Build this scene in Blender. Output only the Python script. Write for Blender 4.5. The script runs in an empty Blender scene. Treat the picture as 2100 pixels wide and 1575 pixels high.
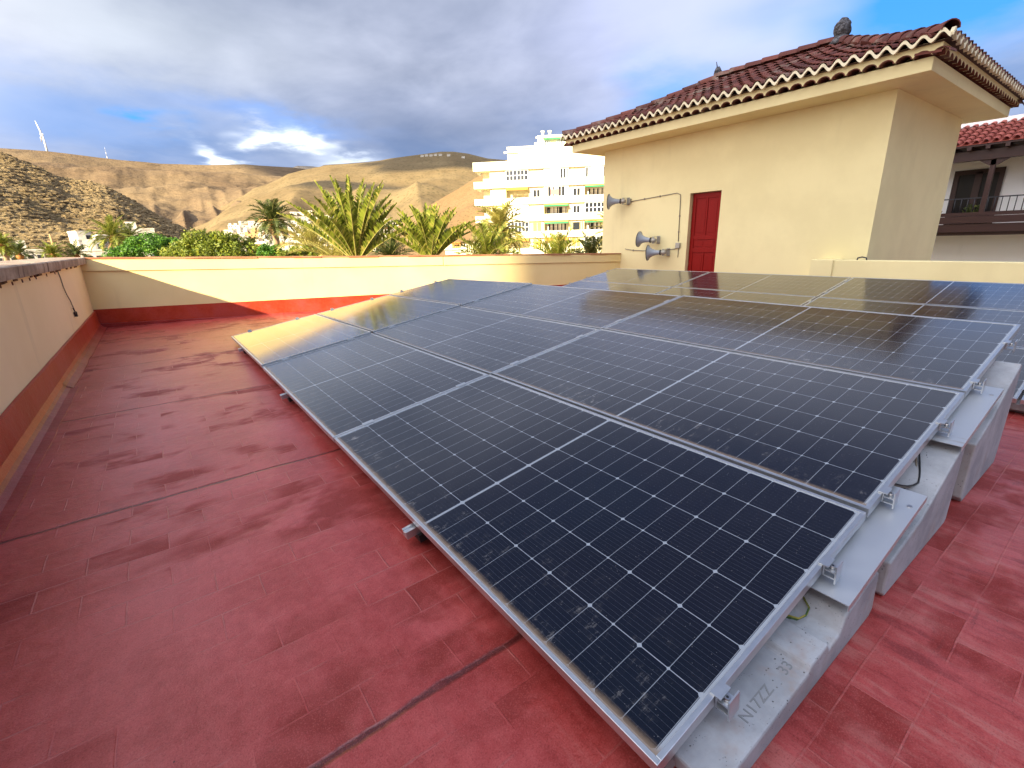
import bpy, bmesh, math, random
from mathutils import Vector, Matrix, noise
random.seed(7)
S = bpy.context.scene
col = S.collection
rad = math.radians

# ------------------------------------------------------------------ camera
RIGHT = Vector((0.8005741, -0.59854174, -0.02879038)).normalized()
UP = Vector((0.19850399, 0.21956172, 0.95519046)).normalized()
FWD = Vector((0.5654001, 0.77041575, -0.29458836)).normalized()
CAM = Vector((-0.65748814, -0.40910151, 1.09202856))
cd = bpy.data.cameras.new("camera"); cam = bpy.data.objects.new("camera", cd); col.objects.link(cam)
cd.sensor_width = 36; cd.lens = 16.46; cd.clip_start = 0.05; cd.clip_end = 20000
cam.matrix_world = Matrix(((RIGHT.x, UP.x, -FWD.x, CAM.x), (RIGHT.y, UP.y, -FWD.y, CAM.y), (RIGHT.z, UP.z, -FWD.z, CAM.z), (0, 0, 0, 1)))
S.camera = cam
F = 960.14
def ray(x, y):
    return (RIGHT*((x-1050)/F) - UP*((y-787.5)/F) + FWD)      # length measured by depth
def at(x, y, D):
    return CAM + ray(x, y)*D
def az_el(x, y):
    d = ray(x, y).normalized(); return math.atan2(d.x, d.y), math.asin(d.z)

# ------------------------------------------------------------------ sun, sky, exposure
SUN = Vector((-1, -0.50, 0.465)).normalized()
EXPOSURE = 1.55
S.view_settings.view_transform = 'Standard'; S.view_settings.look = 'None'
S.view_settings.exposure = EXPOSURE; S.view_settings.gamma = 1
ld = bpy.data.lights.new("sun", 'SUN'); ld.energy = 5.0; ld.angle = rad(0.9); ld.color = (1.0, 0.84, 0.54)
lo = bpy.data.objects.new("sun", ld); col.objects.link(lo)
lo.rotation_euler = (-SUN).to_track_quat('-Z', 'Y').to_euler()

class NT:
    """small helper to write node trees"""
    def __init__(s, tree): s.t = tree; s.n = tree.nodes; s.l = tree.links
    def put(s, sock, v):
        if isinstance(v, bpy.types.NodeSocket): s.l.new(v, sock)
        elif v is not None:
            if sock.type == 'RGBA' and len(v) == 3: v = (*v, 1)
            sock.default_value = v
    def m(s, op, a, b=None, c=None, clamp=False):
        n = s.n.new('ShaderNodeMath'); n.operation = op; n.use_clamp = clamp
        for i, v in enumerate((a, b, c)):
            if v is not None: s.put(n.inputs[i], v)
        return n.outputs[0]
    def add(s, a, b): return s.m('ADD', a, b)
    def mul(s, a, b): return s.m('MULTIPLY', a, b)
    def sub(s, a, b): return s.m('SUBTRACT', a, b)
    def step(s, v, a, b, lo=0.0, hi=1.0):
        n = s.n.new('ShaderNodeMapRange'); n.interpolation_type = 'SMOOTHSTEP'; n.clamp = True
        s.put(n.inputs[0], v); n.inputs[1].default_value = a; n.inputs[2].default_value = b; n.inputs[3].default_value = lo; n.inputs[4].default_value = hi
        return n.outputs[0]
    def mix(s, f, a, b, mode='MIX'):
        n = s.n.new('ShaderNodeMix'); n.data_type = 'RGBA'; n.blend_type = mode; n.clamp_factor = True
        s.put(n.inputs[0], f); s.put(n.inputs[6], a); s.put(n.inputs[7], b); return n.outputs[2]
    def noise(s, vec, scale, detail=4, rough=0.55, dist=0, dim='3D', out=0):
        n = s.n.new('ShaderNodeTexNoise'); n.noise_dimensions = dim
        if vec is not None: s.put(n.inputs['Vector'], vec)
        n.inputs['Scale'].default_value = scale; n.inputs['Detail'].default_value = detail; n.inputs['Roughness'].default_value = rough; n.inputs['Distortion'].default_value = dist
        return n.outputs[out]
    def voro(s, vec, scale, feat='F1', out=0, rnd=1.0):
        n = s.n.new('ShaderNodeTexVoronoi'); n.feature = feat
        if vec is not None: s.put(n.inputs['Vector'], vec)
        n.inputs['Scale'].default_value = scale; n.inputs['Randomness'].default_value = rnd
        return n.outputs[out]
    def coord(s, kind='Object'):
        return s.n.new('ShaderNodeTexCoord').outputs[kind]
    def pos(s): return s.n.new('ShaderNodeNewGeometry').outputs['Position']
    def xyz(s, v):
        n = s.n.new('ShaderNodeSeparateXYZ'); s.put(n.inputs[0], v); return n.outputs
    def vec(s, x, y, z=0.0):
        n = s.n.new('ShaderNodeCombineXYZ'); s.put(n.inputs[0], x); s.put(n.inputs[1], y); s.put(n.inputs[2], z); return n.outputs[0]
    def scale(s, v, sc, loc=(0, 0, 0), rot=(0, 0, 0)):
        n = s.n.new('ShaderNodeMapping'); s.put(n.inputs[0], v); n.inputs['Scale'].default_value = sc; n.inputs['Location'].default_value = loc; n.inputs['Rotation'].default_value = rot
        return n.outputs[0]
    def bump(s, h, strength=0.3, dist=0.01, normal=None):
        n = s.n.new('ShaderNodeBump'); n.inputs['Strength'].default_value = strength; n.inputs['Distance'].default_value = dist
        s.put(n.inputs['Height'], h)
        if normal is not None: s.put(n.inputs['Normal'], normal)
        return n.outputs[0]
def mat(name, base=(.5, .5, .5), rough=.6, metal=0.0, spec=.5):
    m = bpy.data.materials.new(name); m.use_nodes = True
    t = NT(m.node_tree); b = m.node_tree.nodes['Principled BSDF']
    t.put(b.inputs['Base Color'], base); t.put(b.inputs['Roughness'], rough); b.inputs['Metallic'].default_value = metal
    b.inputs['Specular IOR Level'].default_value = spec
    return m, t, b

# --- the world: Nishita sky behind broken grey stratus
W = bpy.data.worlds.new("World"); S.world = W; W.use_nodes = True
w = NT(W.node_tree); w.n.clear()
sky = w.n.new('ShaderNodeTexSky'); sky.sky_type = 'NISHITA'; sky.sun_disc = False
sky.sun_elevation = math.asin(SUN.z); sky.sun_rotation = math.atan2(SUN.x, SUN.y); sky.air_density = 1.2; sky.dust_density = 1.0; sky.ozone_density = 3
d = w.coord('Generated'); dx, dy, dz = w.xyz(d)
AZ = w.mul(w.m('ARCTAN2', dx, dy), 57.2958); EL = w.mul(w.m('ARCSINE', dz), 57.2958)
zz = w.add(w.m('MAXIMUM', dz, 0.0), 0.13)
cp = w.vec(w.m('DIVIDE', dx, zz), w.m('DIVIDE', dy, zz), 0.0)
wob = w.noise(cp, 1.3, 3, .6); wob2 = w.noise(w.scale(cp, (1, 1, 1), (7, 3, 2)), 2.6, 5, .6)
AZw = w.add(AZ, w.mul(w.sub(wob, .5), 16.0)); ELw = w.add(EL, w.mul(w.sub(wob2, .5), 5.0))
def blob(a0, e0, sa, se, lo=0.0, hi=1.0, tilt=0.0):
    a = w.sub(AZw, a0); e = w.sub(w.sub(ELw, e0), w.mul(a, tilt))
    q = w.add(w.m('POWER', w.m('DIVIDE', a, sa), 2.0), w.m('POWER', w.m('DIVIDE', e, se), 2.0))
    return w.m('EXPONENT', w.mul(q, -1.0))
n1 = w.noise(w.scale(cp, (1.0, .75, 1), rot=(0, 0, rad(-25))), 1.25, 5, .5, .25)
n2 = w.noise(w.scale(cp, (1.0, .8, 1), (3, 8, 0), rot=(0, 0, rad(-35))), 2.6, 5, .55, .3)
dens = w.add(w.mul(n1, .65), w.mul(n2, .35))
cl = w.mix(w.step(dens, .32, .68), (.165, .195, .275), (.36, .39, .49))
# the low bank over the hills is darker and bluer
cl = w.mix(w.mul(w.step(EL, 17.0, 8.0), .75), cl, w.mix(w.step(n2, .30, .70), (.100, .175, .345), (.185, .245, .39)))
cl = w.mix(w.mul(blob(28, 11.5, 13, 3.5), .5), cl, (.10, .125, .20))
cl = w.mix(w.mul(blob(-5, 11.2, 11, 2.8), .65), cl, (.13, .25, .52))
cl = w.mix(w.mul(blob(0, 17.8, 13, 3.4), .75), cl, (.42, .46, .52))
cl = w.mix(w.mul(w.step(EL, 7.5, 4.0), .5), cl, (.34, .44, .62))
cl = w.mix(w.mul(blob(58, 19, 16, 8.0), .8), cl, (.42, .46, .68))
cl = w.mix(w.mul(blob(13, 12.0, 7.5, 1.0, tilt=-.12), .6), cl, (.13, .27, .62))
bright = w.m('MINIMUM', w.add(w.add(blob(11, 10.5, 2.0, .8, tilt=-.1), blob(15.3, 10.4, 2.4, .8, tilt=-.25)), w.add(w.mul(blob(20, 8.0, 3.5, .8, tilt=-.1), .5), w.mul(blob(6.8, 8.4, 1.6, .7, tilt=-.4), .9))), 1.0)
cl = w.mix(w.mul(bright, .95), cl, (.95, 1.0, 1.05))
hole = w.m('MINIMUM', w.add(w.add(w.mul(blob(52.5, 14.0, 3.6, 2.6), .65), w.mul(blob(76, 17.8, 10.5, 5.0, tilt=.1), 1.3)), w.mul(blob(2.5, 11, 1.4, .6), .9)), 1.0)
blue = w.mix(w.step(EL, 5.0, 30.0), (.07, .28, .66), (.025, .20, .62))
cl = w.mix(hole, cl, blue)
# unseen sky shaped to fill the shade: brightened overhead and on the sun side
sd = w.add(w.add(w.mul(dx, SUN.x), w.mul(dy, SUN.y)), w.mul(dz, SUN.z))
cl = w.mix(w.mul(w.step(EL, 28.0, 42.0), .9), cl, (.065, .085, .17))
cl = w.mix(w.mul(w.step(w.add(w.mul(dx, -.35), w.add(w.mul(dy, -.42), w.mul(dz, .84))), .72, .97), .95), cl, (1.25, 1.5, 2.0))
cl = w.mix(w.mul(w.step(w.mul(dy, -1.0), .15, .75), w.step(EL, 60.0, 35.0)), cl, (.20, .24, .33))  # unseen sky low behind, darkened to dim the walls that face it
cl = w.mix(w.mul(w.step(w.add(w.mul(dx, -.93), w.add(w.mul(dy, .10), w.mul(dz, .35))), .15, .9), .85), cl, (1.7, 1.62, 1.60))
nsk = w.mix(1.0, sky.outputs[0], (0.10, 0.10, 0.10), 'MULTIPLY')
gap = w.mul(w.step(dens, .50, .40), w.step(EL, 25.0, 45.0))
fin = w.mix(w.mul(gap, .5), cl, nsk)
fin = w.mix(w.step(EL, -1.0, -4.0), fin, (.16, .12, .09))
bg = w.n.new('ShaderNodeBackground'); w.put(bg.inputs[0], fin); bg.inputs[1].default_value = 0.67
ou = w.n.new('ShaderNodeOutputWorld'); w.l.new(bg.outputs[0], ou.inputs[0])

# ------------------------------------------------------------------ object helpers
class MB:
    """collects faces, then links them as ONE mesh object"""
    def __init__(s): s.v = []; s.f = []; s.sm = []
    def quad(s, *p):
        b = len(s.v); s.v += [tuple(q) for q in p]; s.f.append(tuple(range(b, b+len(p))))
    def box(s, x0, y0, z0, x1, y1, z1):
        b = len(s.v)
        s.v += [(x, y, z) for z in (z0, z1) for (x, y) in ((x0, y0), (x1, y0), (x1, y1), (x0, y1))]
        for f in ((3, 2, 1, 0), (4, 5, 6, 7), (0, 1, 5, 4), (1, 2, 6, 5), (2, 3, 7, 6), (3, 0, 4, 7)): s.f.append(tuple(b+i for i in f))
    def hexa(s, p):      # 8 points, bottom ring then top ring
        b = len(s.v); s.v += [tuple(q) for q in p]
        for f in ((3, 2, 1, 0), (4, 5, 6, 7), (0, 1, 5, 4), (1, 2, 6, 5), (2, 3, 7, 6), (3, 0, 4, 7)): s.f.append(tuple(b+i for i in f))
    def obox(s, c, X, Y, Z, sx, sy, sz):  # oriented box, c = centre of the bottom
        c = Vector(c); X = Vector(X)*sx/2; Y = Vector(Y)*sy/2; Z = Vector(Z)*sz
        s.hexa([c-X-Y, c+X-Y, c+X+Y, c-X+Y, c-X-Y+Z, c+X-Y+Z, c+X+Y+Z, c-X+Y+Z])
    def tube(s, pts, r, n=8, caps=True):
        pts = [Vector(p) for p in pts]; k = len(pts); rs = r if isinstance(r, (list, tuple)) else [r]*k
        b = len(s.v); ref = None
        for i, p in enumerate(pts):
            t = (pts[min(i+1, k-1)]-pts[max(i-1, 0)]).normalized()
            if ref is None: ref = t.orthogonal().normalized()
            ref = (ref - t*ref.dot(t)); ref = ref.normalized() if ref.length > 1e-6 else t.orthogonal().normalized()
            q = t.cross(ref)
            for j in range(n):
                a = 2*math.pi*j/n; s.v.append(tuple(p+ref*math.cos(a)*rs[i]+q*math.sin(a)*rs[i]))
        for i in range(k-1):
            for j in range(n):
                j2 = (j+1) % n; s.f.append((b+i*n+j, b+i*n+j2, b+(i+1)*n+j2, b+(i+1)*n+j)); s.sm.append(len(s.f)-1)
        if caps: s.f.append(tuple(b+j for j in reversed(range(n)))); s.f.append(tuple(b+(k-1)*n+j for j in range(n)))
    def prism(s, prof, y0, y1, plane='xz'):   # closed profile pulled along the third axis
        n = len(prof); b = len(s.v)
        for y in (y0, y1):
            for (a, c) in prof: s.v.append((a, y, c) if plane == 'xz' else (y, a, c))
        for i in range(n):
            j = (i+1) % n; s.f.append((b+i, b+j, b+n+j, b+n+i))
        s.f.append(tuple(b+i for i in reversed(range(n)))); s.f.append(tuple(b+n+i for i in range(n)))
    def build(s, name, m, parent=None, smooth=False, fix=True, bevel=0, autosm=None):
        me = bpy.data.meshes.new(name); me.from_pydata(s.v, [], s.f); me.materials.append(m)
        if fix:
            bm = bmesh.new(); bm.from_mesh(me); bmesh.ops.recalc_face_normals(bm, faces=bm.faces); bm.to_mesh(me); bm.free()
        if smooth: me.polygons.foreach_set('use_smooth', [True]*len(me.polygons))
        else:
            for i in s.sm:
                if i < len(me.polygons): me.polygons[i].use_smooth = True
        me.update()
        o = bpy.data.objects.new(name, me); col.objects.link(o)
        if parent is not None: o.parent = parent
        if bevel:
            b = o.modifiers.new('bevel', 'BEVEL'); b.width = bevel; b.segments = 2; b.limit_method = 'ANGLE'; b.angle_limit = rad(40)
        return o
def tag(o, label=None, cat=None, group=None, kind=None):
    if label: o['label'] = label
    if cat: o['category'] = cat
    if group: o['group'] = group
    if kind: o['kind'] = kind
    return o
def empty(name, loc=(0, 0, 0), rz=0):
    o = bpy.data.objects.new(name, None); col.objects.link(o); o.location = loc; o.rotation_euler = (0, 0, rz); o.empty_display_size = .1
    return o
def copy_tree(o, parent=None):
    c = o.copy(); col.objects.link(c)
    if parent is not None: c.parent = parent
    for ch in list(o.children): copy_tree(ch, c)
    return c

# ------------------------------------------------------------------ materials
M = {}
def plaster(name, c1, c2, dirt=(.25, .2, .13), damt=.35, rough=.85, bs=.25):
    m, t, b = mat(name, rough=rough, spec=.25); p = t.pos()
    a = t.noise(p, .9, 5, .6); f = t.noise(p, 55, 3, .6)
    s_ = t.noise(t.scale(p, (1, 1, .12)), 3.0, 4, .6)
    c = t.mix(t.step(a, .35, .65), c1, c2)
    c = t.mix(t.mul(t.step(s_, .58, .78), damt), c, dirt)
    t.put(b.inputs['Base Color'], c)
    t.put(b.inputs['Normal'], t.bump(t.add(t.mul(f, .5), t.mul(t.noise(p, 9, 3), 1.2)), bs, .004))
    M[name] = m
plaster('cream_wall', (.84, .66, .40), (.88, .70, .44), damt=.25)
plaster('tower_wall', (.74, .66, .37), (.80, .72, .41), damt=.12, bs=.30)
plaster('yellow_wall', (.80, .66, .32), (.84, .70, .36), damt=.15)
plaster('white_wall', (.92, .93, .96), (.94, .95, .97), dirt=(.5, .5, .5), damt=.3)
plaster('flat_white', (.80, .74, .52), (.86, .80, .58), dirt=(.6, .55, .45), damt=.2)
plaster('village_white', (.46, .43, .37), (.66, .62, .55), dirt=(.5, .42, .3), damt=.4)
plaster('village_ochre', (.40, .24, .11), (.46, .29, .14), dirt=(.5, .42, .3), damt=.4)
plaster('cream_mortar', (.66, .60, .42), (.74, .68, .50), damt=.5)

def red_floor(name, wet=1.0, worn=0.0, base=(.31, .036, .033), tiles=True, red2=(.41, .066, .062)):
    m, t, b = mat(name); p = t.pos(); px, py, pz = t.xyz(p)
    w1 = t.noise(p, 2.2, 4, .6); w2 = t.noise(t.scale(p, (1, 1.6, 1), (3, 1, 0)), 1.15, 3, .5, .4)
    jit = t.mul(t.sub(t.noise(p, 2.5, 3, .5), .5), .03)
    br = t.n.new('ShaderNodeTexBrick'); br.offset = .5; br.squash = 1
    t.put(br.inputs['Vector'], t.vec(t.add(px, jit), t.add(py, t.mul(jit, .6)), 0.0))
    br.inputs['Scale'].default_value = 1; br.inputs['Mortar Size'].default_value = .0035; br.inputs['Mortar Smooth'].default_value = .6
    br.inputs['Brick Width'].default_value = .28; br.inputs['Row Height'].default_value = .145
    br.inputs['Color1'].default_value = (0, 0, 0, 1); br.inputs['Color2'].default_value = (1, 1, 1, 1)
    joint = t.mul(t.mul(br.outputs['Fac'], t.step(t.noise(p, 1.7, 3, .6), .42, .56)), t.step(px, -.1, .4, 1.0, .35))
    cell = t.xyz(br.outputs['Color'])[0]
    fine = t.noise(p, 160, 3, .7); mid = t.noise(p, 24, 4, .65)
    spot = t.step(t.voro(p, 20), .07, .03)
    spot = t.mul(spot, t.step(t.noise(p, 3, 2), .5, .6))
    # seams of the membrane sheets, wandering a little
    ys = t.add(py, t.add(t.mul(t.sub(t.noise(p, 1.4, 3, .6), .5), .05), t.mul(t.sub(t.noise(p, 14, 3, .6), .5), .012)))
    seam = None
    for y0 in (.57, 2.44, 4.35, 6.33, 8.3):
        dd = t.m('ABSOLUTE', t.sub(ys, y0)); s1 = t.step(t.add(dd, t.mul(t.sub(t.noise(p, 5, 4, .7), .5), .022)), .016, .004)
        seam = s1 if seam is None else t.m('MAXIMUM', seam, s1)
    seam = t.mul(seam, t.step(t.noise(p, 2.6, 3, .6), .18, .38)) if tiles else 0.0
    # pieces of membrane that hold water stay darker and glossier
    pv = t.add(t.add(t.mul(w2, 1.0), t.mul(t.sub(cell, .5), .13)), t.mul(t.sub(w1, .5), .30))
    wetf = t.mul(t.mul(t.step(pv, .50, .62), t.step(t.noise(t.scale(p, (1.3, 1.9, 1), (9, 1, 4)), 2.6, 3, .55), .36, .58)), wet)
    c = t.mix(t.step(mid, .3, .7), base, red2)
    c = t.mix(t.mul(t.step(w1, .35, .7), .55), c, (.42, .082, .082))
    c = t.mix(t.mul(t.step(w1, .6, .3), .35), c, (.24, .026, .022))
    if worn: 
        wr = t.noise(t.scale(p, (6, 1.1, 1)), 3.0, 6, .72)
        c = t.mix(t.mul(t.mul(t.step(wr, .48, .66), worn), t.step(px, -.2, .3, .12, 1.0)), c, (.42, .15, .13)); c = t.mix(t.mul(t.mul(t.step(wr, .48, .36), .6), t.step(px, -.2, .3, .2, 1.0)), c, (.15, .012, .010))
    c = t.mix(t.mul(wetf, .85), c, (.185, .008, .004))
    c = t.mix(t.mul(seam, .85), c, (.05, .008, .008))
    c = t.mix(t.mul(joint, .6 if tiles else 0.0), c, (.38, .12, .11)) if tiles else c
    c = t.mix(spot, c, (.08, .02, .02)); gr_ = t.noise(p, 240, 2, .6); c = t.mix(t.mul(t.step(gr_, .52, .70), .35), c, (.44, .12, .11)); c = t.mix(t.mul(t.step(gr_, .46, .32), .4), c, (.10, .008, .006))
    scf = t.mul(t.step(t.noise(t.scale(p, (1.5, 9, 1), rot=(0, 0, rad(20))), 4, 5, .75), .60, .66), t.step(t.noise(p, 1.1, 2), .5, .6)); c = t.mix(t.mul(scf, .35), c, (.12, .018, .015))
    t.put(b.inputs['Base Color'], c)
    r = t.add(t.add(t.mul(mid, .18), .24), t.mul(wetf, .28)); t.put(b.inputs['Roughness'], r)
    b.inputs['Specular IOR Level'].default_value = .45 if tiles else .12
    h = t.add(t.mul(fine, .30), t.mul(mid, .6)); h = t.add(h, t.mul(joint, .7 if tiles else 0)); h = t.add(h, t.mul(seam, -2.5)); h = t.add(h, t.mul(w1, 3.0)); h = t.add(h, t.mul(wetf, -1.2))
    t.put(b.inputs['Normal'], t.bump(h, .55, .006)); M[name] = m
red_floor('roof_membrane', worn=.65)
red_floor('membrane_strip', wet=.0, tiles=False, base=(.22, .020, .016), red2=(.28, .036, .030))
red_floor('red_band', wet=.0, tiles=False, base=(.42, .040, .010), red2=(.48, .060, .018))

m, t, b = mat('weathered_coping', rough=.9); p = t.pos()
a = t.noise(p, 3, 6, .65); f = t.noise(p, 30, 4, .7)
c = t.mix(t.step(a, .35, .65), (.26, .19, .145), (.50, .39, .30)); c = t.mix(t.step(t.noise(t.scale(p, (1, 1, .25)), 8, 5), .55, .7), c, (.10, .055, .04)); c = t.mix(t.step(f, .6, .75), c, (.5, .42, .36))
t.put(b.inputs['Base Color'], c); t.put(b.inputs['Normal'], t.bump(t.add(f, a), .7, .02)); M['coping'] = m
M['rust'] = mat('rusty_hole', (.10, .03, .02), .9)[0]
m, t, b = mat('coping_tile', rough=.8); p = t.pos()
t.put(b.inputs['Base Color'], t.mix(t.step(t.noise(p, 2.5, 5), .35, .65), (.30, .12, .055), (.46, .22, .11))); t.put(b.inputs['Normal'], t.bump(t.noise(p, 25, 4), .4, .01)); M['terracotta_flat'] = m

def tile_mat(name, c1, c2, lich=.5):
    m, t, b = mat(name, rough=.75); p = t.pos(); oi = t.n.new('ShaderNodeNewGeometry').outputs['Random Per Island']
    c = t.mix(oi, c1, c2); c = t.mix(t.mul(t.step(t.noise(p, 1.6, 5, .65), .52, .7), lich), c, (.30, .25, .20))
    c = t.mix(t.mul(t.step(t.noise(p, 14, 5, .7), .60, .72), lich), c, (.05, .035, .03))
    t.put(b.inputs['Base Color'], c); t.put(b.inputs['Normal'], t.bump(t.noise(p, 60, 4), .3, .005)); M[name] = m
tile_mat('roof_tile', (.075, .018, .014), (.18, .048, .034), .6)
tile_mat('roof_tile_bright', (.30, .065, .045), (.40, .10, .07), .1)
m, t, b = mat('lava_stone', rough=.95); p = t.pos(); f = t.noise(p, 14, 5, .7)
t.put(b.inputs['Base Color'], t.mix(t.step(f, .4, .65), (.035, .035, .04), (.16, .16, .18))); t.put(b.inputs['Normal'], t.bump(f, .9, .03)); M['lava'] = m
M['roof_base'] = mat('roof_base', (.05, .02, .015), .9)[0]

m, t, b = mat('concrete', rough=.88); p = t.pos()
a = t.noise(p, 5, 5, .6); holes = t.mul(t.step(t.voro(p, 58), .14, .08), t.step(t.noise(p, 11, 2), .46, .54)); holes2 = t.step(t.voro(p, 130), .14, .09)
holes2 = t.mul(holes2, t.step(t.noise(t.scale(p, (1, 1, 1), (4, 4, 4)), 15, 2), .5, .56))
hh = t.m('MAXIMUM', holes, holes2)
c = t.mix(t.step(a, .35, .65), (.27, .29, .32), (.39, .41, .445)); c = t.mix(t.mul(t.step(t.noise(p, 60, 3, .7), .45, .7), .25), c, (.30, .29, .29)); c = t.mix(hh, c, (.07, .07, .075))
c = t.mix(t.mul(t.step(t.noise(t.scale(p, (1, 1, .5)), 6, 4, .7), .52, .75), .55), c, (.33, .24, .19))
t.put(b.inputs['Base Color'], c); t.put(b.inputs['Normal'], t.bump(t.add(t.mul(hh, -1.5), t.mul(t.noise(p, 90, 3), .35)), .6, .006)); M['concrete'] = m
M['engraved'] = mat('engraved_mark', (.215, .225, .24), .9)[0]
m, t, b = mat('aluminium', rough=.34, metal=.9); p = t.pos()
t.put(b.inputs['Base Color'], t.mix(t.noise(p, 30, 3), (.50, .53, .56), (.66, .69, .72))); t.put(b.inputs['Roughness'], t.add(t.mul(t.noise(p, 80, 3), .2), .26)); M['aluminium'] = m
m, t, b = mat('sheet_metal', rough=.42, metal=.75); p = t.pos()
st = t.mul(t.step(t.noise(t.scale(p, (14, 1.2, 1)), 3, 4, .7), .56, .70), t.step(t.m('ABSOLUTE', t.sub(t.m('FRACT', t.m('DIVIDE', t.sub(t.xyz(p)[0], .73), 1.09)), .05)), .09, .03))
t.put(b.inputs['Base Color'], t.mix(t.mul(st, .7), (.60, .63, .66), (.34, .24, .15))); t.put(b.inputs['Roughness'], t.add(t.mul(t.noise(p, 12, 4), .25), .32)); M['sheet'] = m
M['steel'] = mat('steel', (.55, .55, .55), .3, 1.0)[0]
M['black'] = mat('black_plastic', (.012, .012, .014), .5)[0]
M['cable_gray'] = mat('grey_cable', (.22, .19, .15), .6)[0]
M['corrugated'] = mat('corrugated_plastic', (.16, .15, .15), .4)[0]
M['wire_green'] = mat('green_wire', (.04, .10, .02), .5)[0]; M['wire_yellow'] = mat('yellow_wire', (.30, .27, .04), .5)[0]
M['horn_gray'] = mat('horn_grey_paint', (.30, .35, .42), .45)[0]
M['horn_body'] = mat('horn_driver', (.34, .33, .29), .5, .3)[0]
M['dark_inside'] = mat('dark_inside', (.03, .03, .035), .8)[0]
m, t, b = mat('red_door', rough=.5, spec=.15); p = t.pos(); g = t.noise(t.scale(p, (3, 9, .7)), 6, 5, .6)
t.put(b.inputs['Base Color'], t.mix(g, (.16, .002, .002), (.27, .006, .004))); t.put(b.inputs['Normal'], t.bump(g, .2, .004)); M['door'] = m
m, t, b = mat('dark_wood', rough=.5); p = t.pos(); g = t.noise(t.scale(p, (4, 1, 9)), 4, 5, .6)
t.put(b.inputs['Base Color'], t.mix(g, (.018, .004, .004), (.045, .010, .008))); M['wood'] = m
M['iron'] = mat('dark_iron', (.02, .02, .03), .5)[0]
M['glass_dark'] = mat('window_glass', (.03, .035, .045), .08, 0, .8)[0]
M['dark_pane'] = mat('dark_door_pane', (.006, .004, .005), .35, 0, .3)[0]
M['shutter'] = mat('yellow_shutter', (.80, .64, .10), .6)[0]
M['shutter_pale'] = mat('pale_shutter', (.80, .74, .42), .6)[0]
M['awning_green'] = mat('green_awning', (.02, .30, .12), .8)[0]
M['awning_orange'] = mat('orange_awning', (.62, .26, .04), .8)[0]
M['white_paint'] = mat('white_paint', (.8, .8, .8), .5)[0]
M['brick_screen'] = mat('brick_screen', (.52, .22, .05), .8)[0]
M['red_cloth'] = mat('red_cloth', (.50, .22, .20), .8)[0]

# photovoltaic glass: silicon cells with pale gaps under textured glass; dusty towards the low edge
L, Wd, GAP = 2.278, 1.134, .020
m, t, b = mat('solar_cells'); o3 = t.coord('Object'); X, Y, Z = t.xyz(o3); P = t.pos()
pu = (L/2-.024-.006)/12; pv = (Wd-.036)/6
um = t.sub(t.m('ABSOLUTE', t.sub(Y, L/2)), .006)                     # distance from the centre gap
ju = t.m('DIVIDE', um, pu); fu = t.m('ABSOLUTE', t.mul(t.sub(ju, t.m('ROUND', ju)), pu))
jv = t.m('DIVIDE', t.sub(X, .018), pv); fv = t.m('ABSOLUTE', t.mul(t.sub(jv, t.m('ROUND', jv)), pv))
line = t.m('MAXIMUM', t.mul(t.step(fu, .0013, .0005), .75), t.step(fv, .0017, .0007))
par = t.m('ABSOLUTE', t.sub(t.m('FRACT', t.mul(t.m('ROUND', ju), .5)), 0.0))   # .5 on odd lines
ds = t.add(.0090, t.mul(par, -.006))
dia = t.m('LESS_THAN', t.add(fu, fv), ds)
cen = t.step(t.m('ABSOLUTE', t.sub(Y, L/2)), .0050, .0042)
brd = t.m('MAXIMUM', t.m('GREATER_THAN', t.m('ABSOLUTE', t.sub(Y, L/2)), L/2-.022), t.m('GREATER_THAN', t.m('ABSOLUTE', t.sub(X, Wd/2)), Wd/2-.018))
white = t.m('MAXIMUM', t.m('MAXIMUM', line, dia), t.m('MAXIMUM', cen, brd))
jb = t.mul(jv, 11.0); fb = t.m('ABSOLUTE', t.sub(t.m('FRACT', t.add(jb, .5)), .5)); bus = t.mul(t.step(fb, .055, .02), .20)
dash = t.step(t.m('FRACT', t.mul(Y, 60.0)), .10, .2, 1.0, .62)
bus = t.mul(bus, dash)
cell = t.mix(t.noise(o3, 3, 3), (.0010, .0014, .0045), (.0022, .0030, .010))
c = t.mix(bus, cell, (.20, .22, .26)); c = t.mix(white, c, (.30, .335, .38))
dn = t.noise(P, 7, 6, .7); dn2 = t.noise(t.scale(P, (1, 2.2, 1)), 16, 5, .75)
low = t.step(X, .38, .02)
smear = t.mul(t.mul(t.step(dn2, .52, .75), t.step(dn, .42, .62)), t.mul(low, .5))
film_sheen = t.add(.0008, t.mul(t.step(dn, .35, .75), .005))
sp = t.mul(t.step(t.voro(P, 75), .12, .05), t.step(t.noise(P, 22, 2), .46, .56))
ledge = t.mul(t.step(t.add(X, t.mul(t.sub(dn, .5), .03)), .040, .014), .85)
lw_ = t.n.new('ShaderNodeLayerWeight'); lw_.inputs[0].default_value = .5
graze = t.m('POWER', lw_.outputs['Facing'], 7.0)          # paler at grazing angles: sky reflection painted into the dusty layer's colour
film_sheen = t.add(film_sheen, t.mul(graze, t.add(.10, t.mul(t.step(dn, .35, .7), .14))))
dust_sheen = t.m('MINIMUM', t.add(t.add(smear, film_sheen), t.mul(sp, .32)), 1.0)
c = t.mix(dust_sheen, c, (.46, .44, .42)); c = t.mix(ledge, c, (.22, .15, .09))
t.put(b.inputs['Base Color'], c); t.put(b.inputs['Roughness'], t.add(t.add(.075, t.mul(dn, .06)), t.mul(ledge, .5)))
b.inputs['IOR'].default_value = 1.5; b.inputs['Specular IOR Level'].default_value = .5; b.inputs['Coat Weight'].default_value = .5; b.inputs['Coat Roughness'].default_value = .17; b.inputs['Coat IOR'].default_value = 1.5
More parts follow.
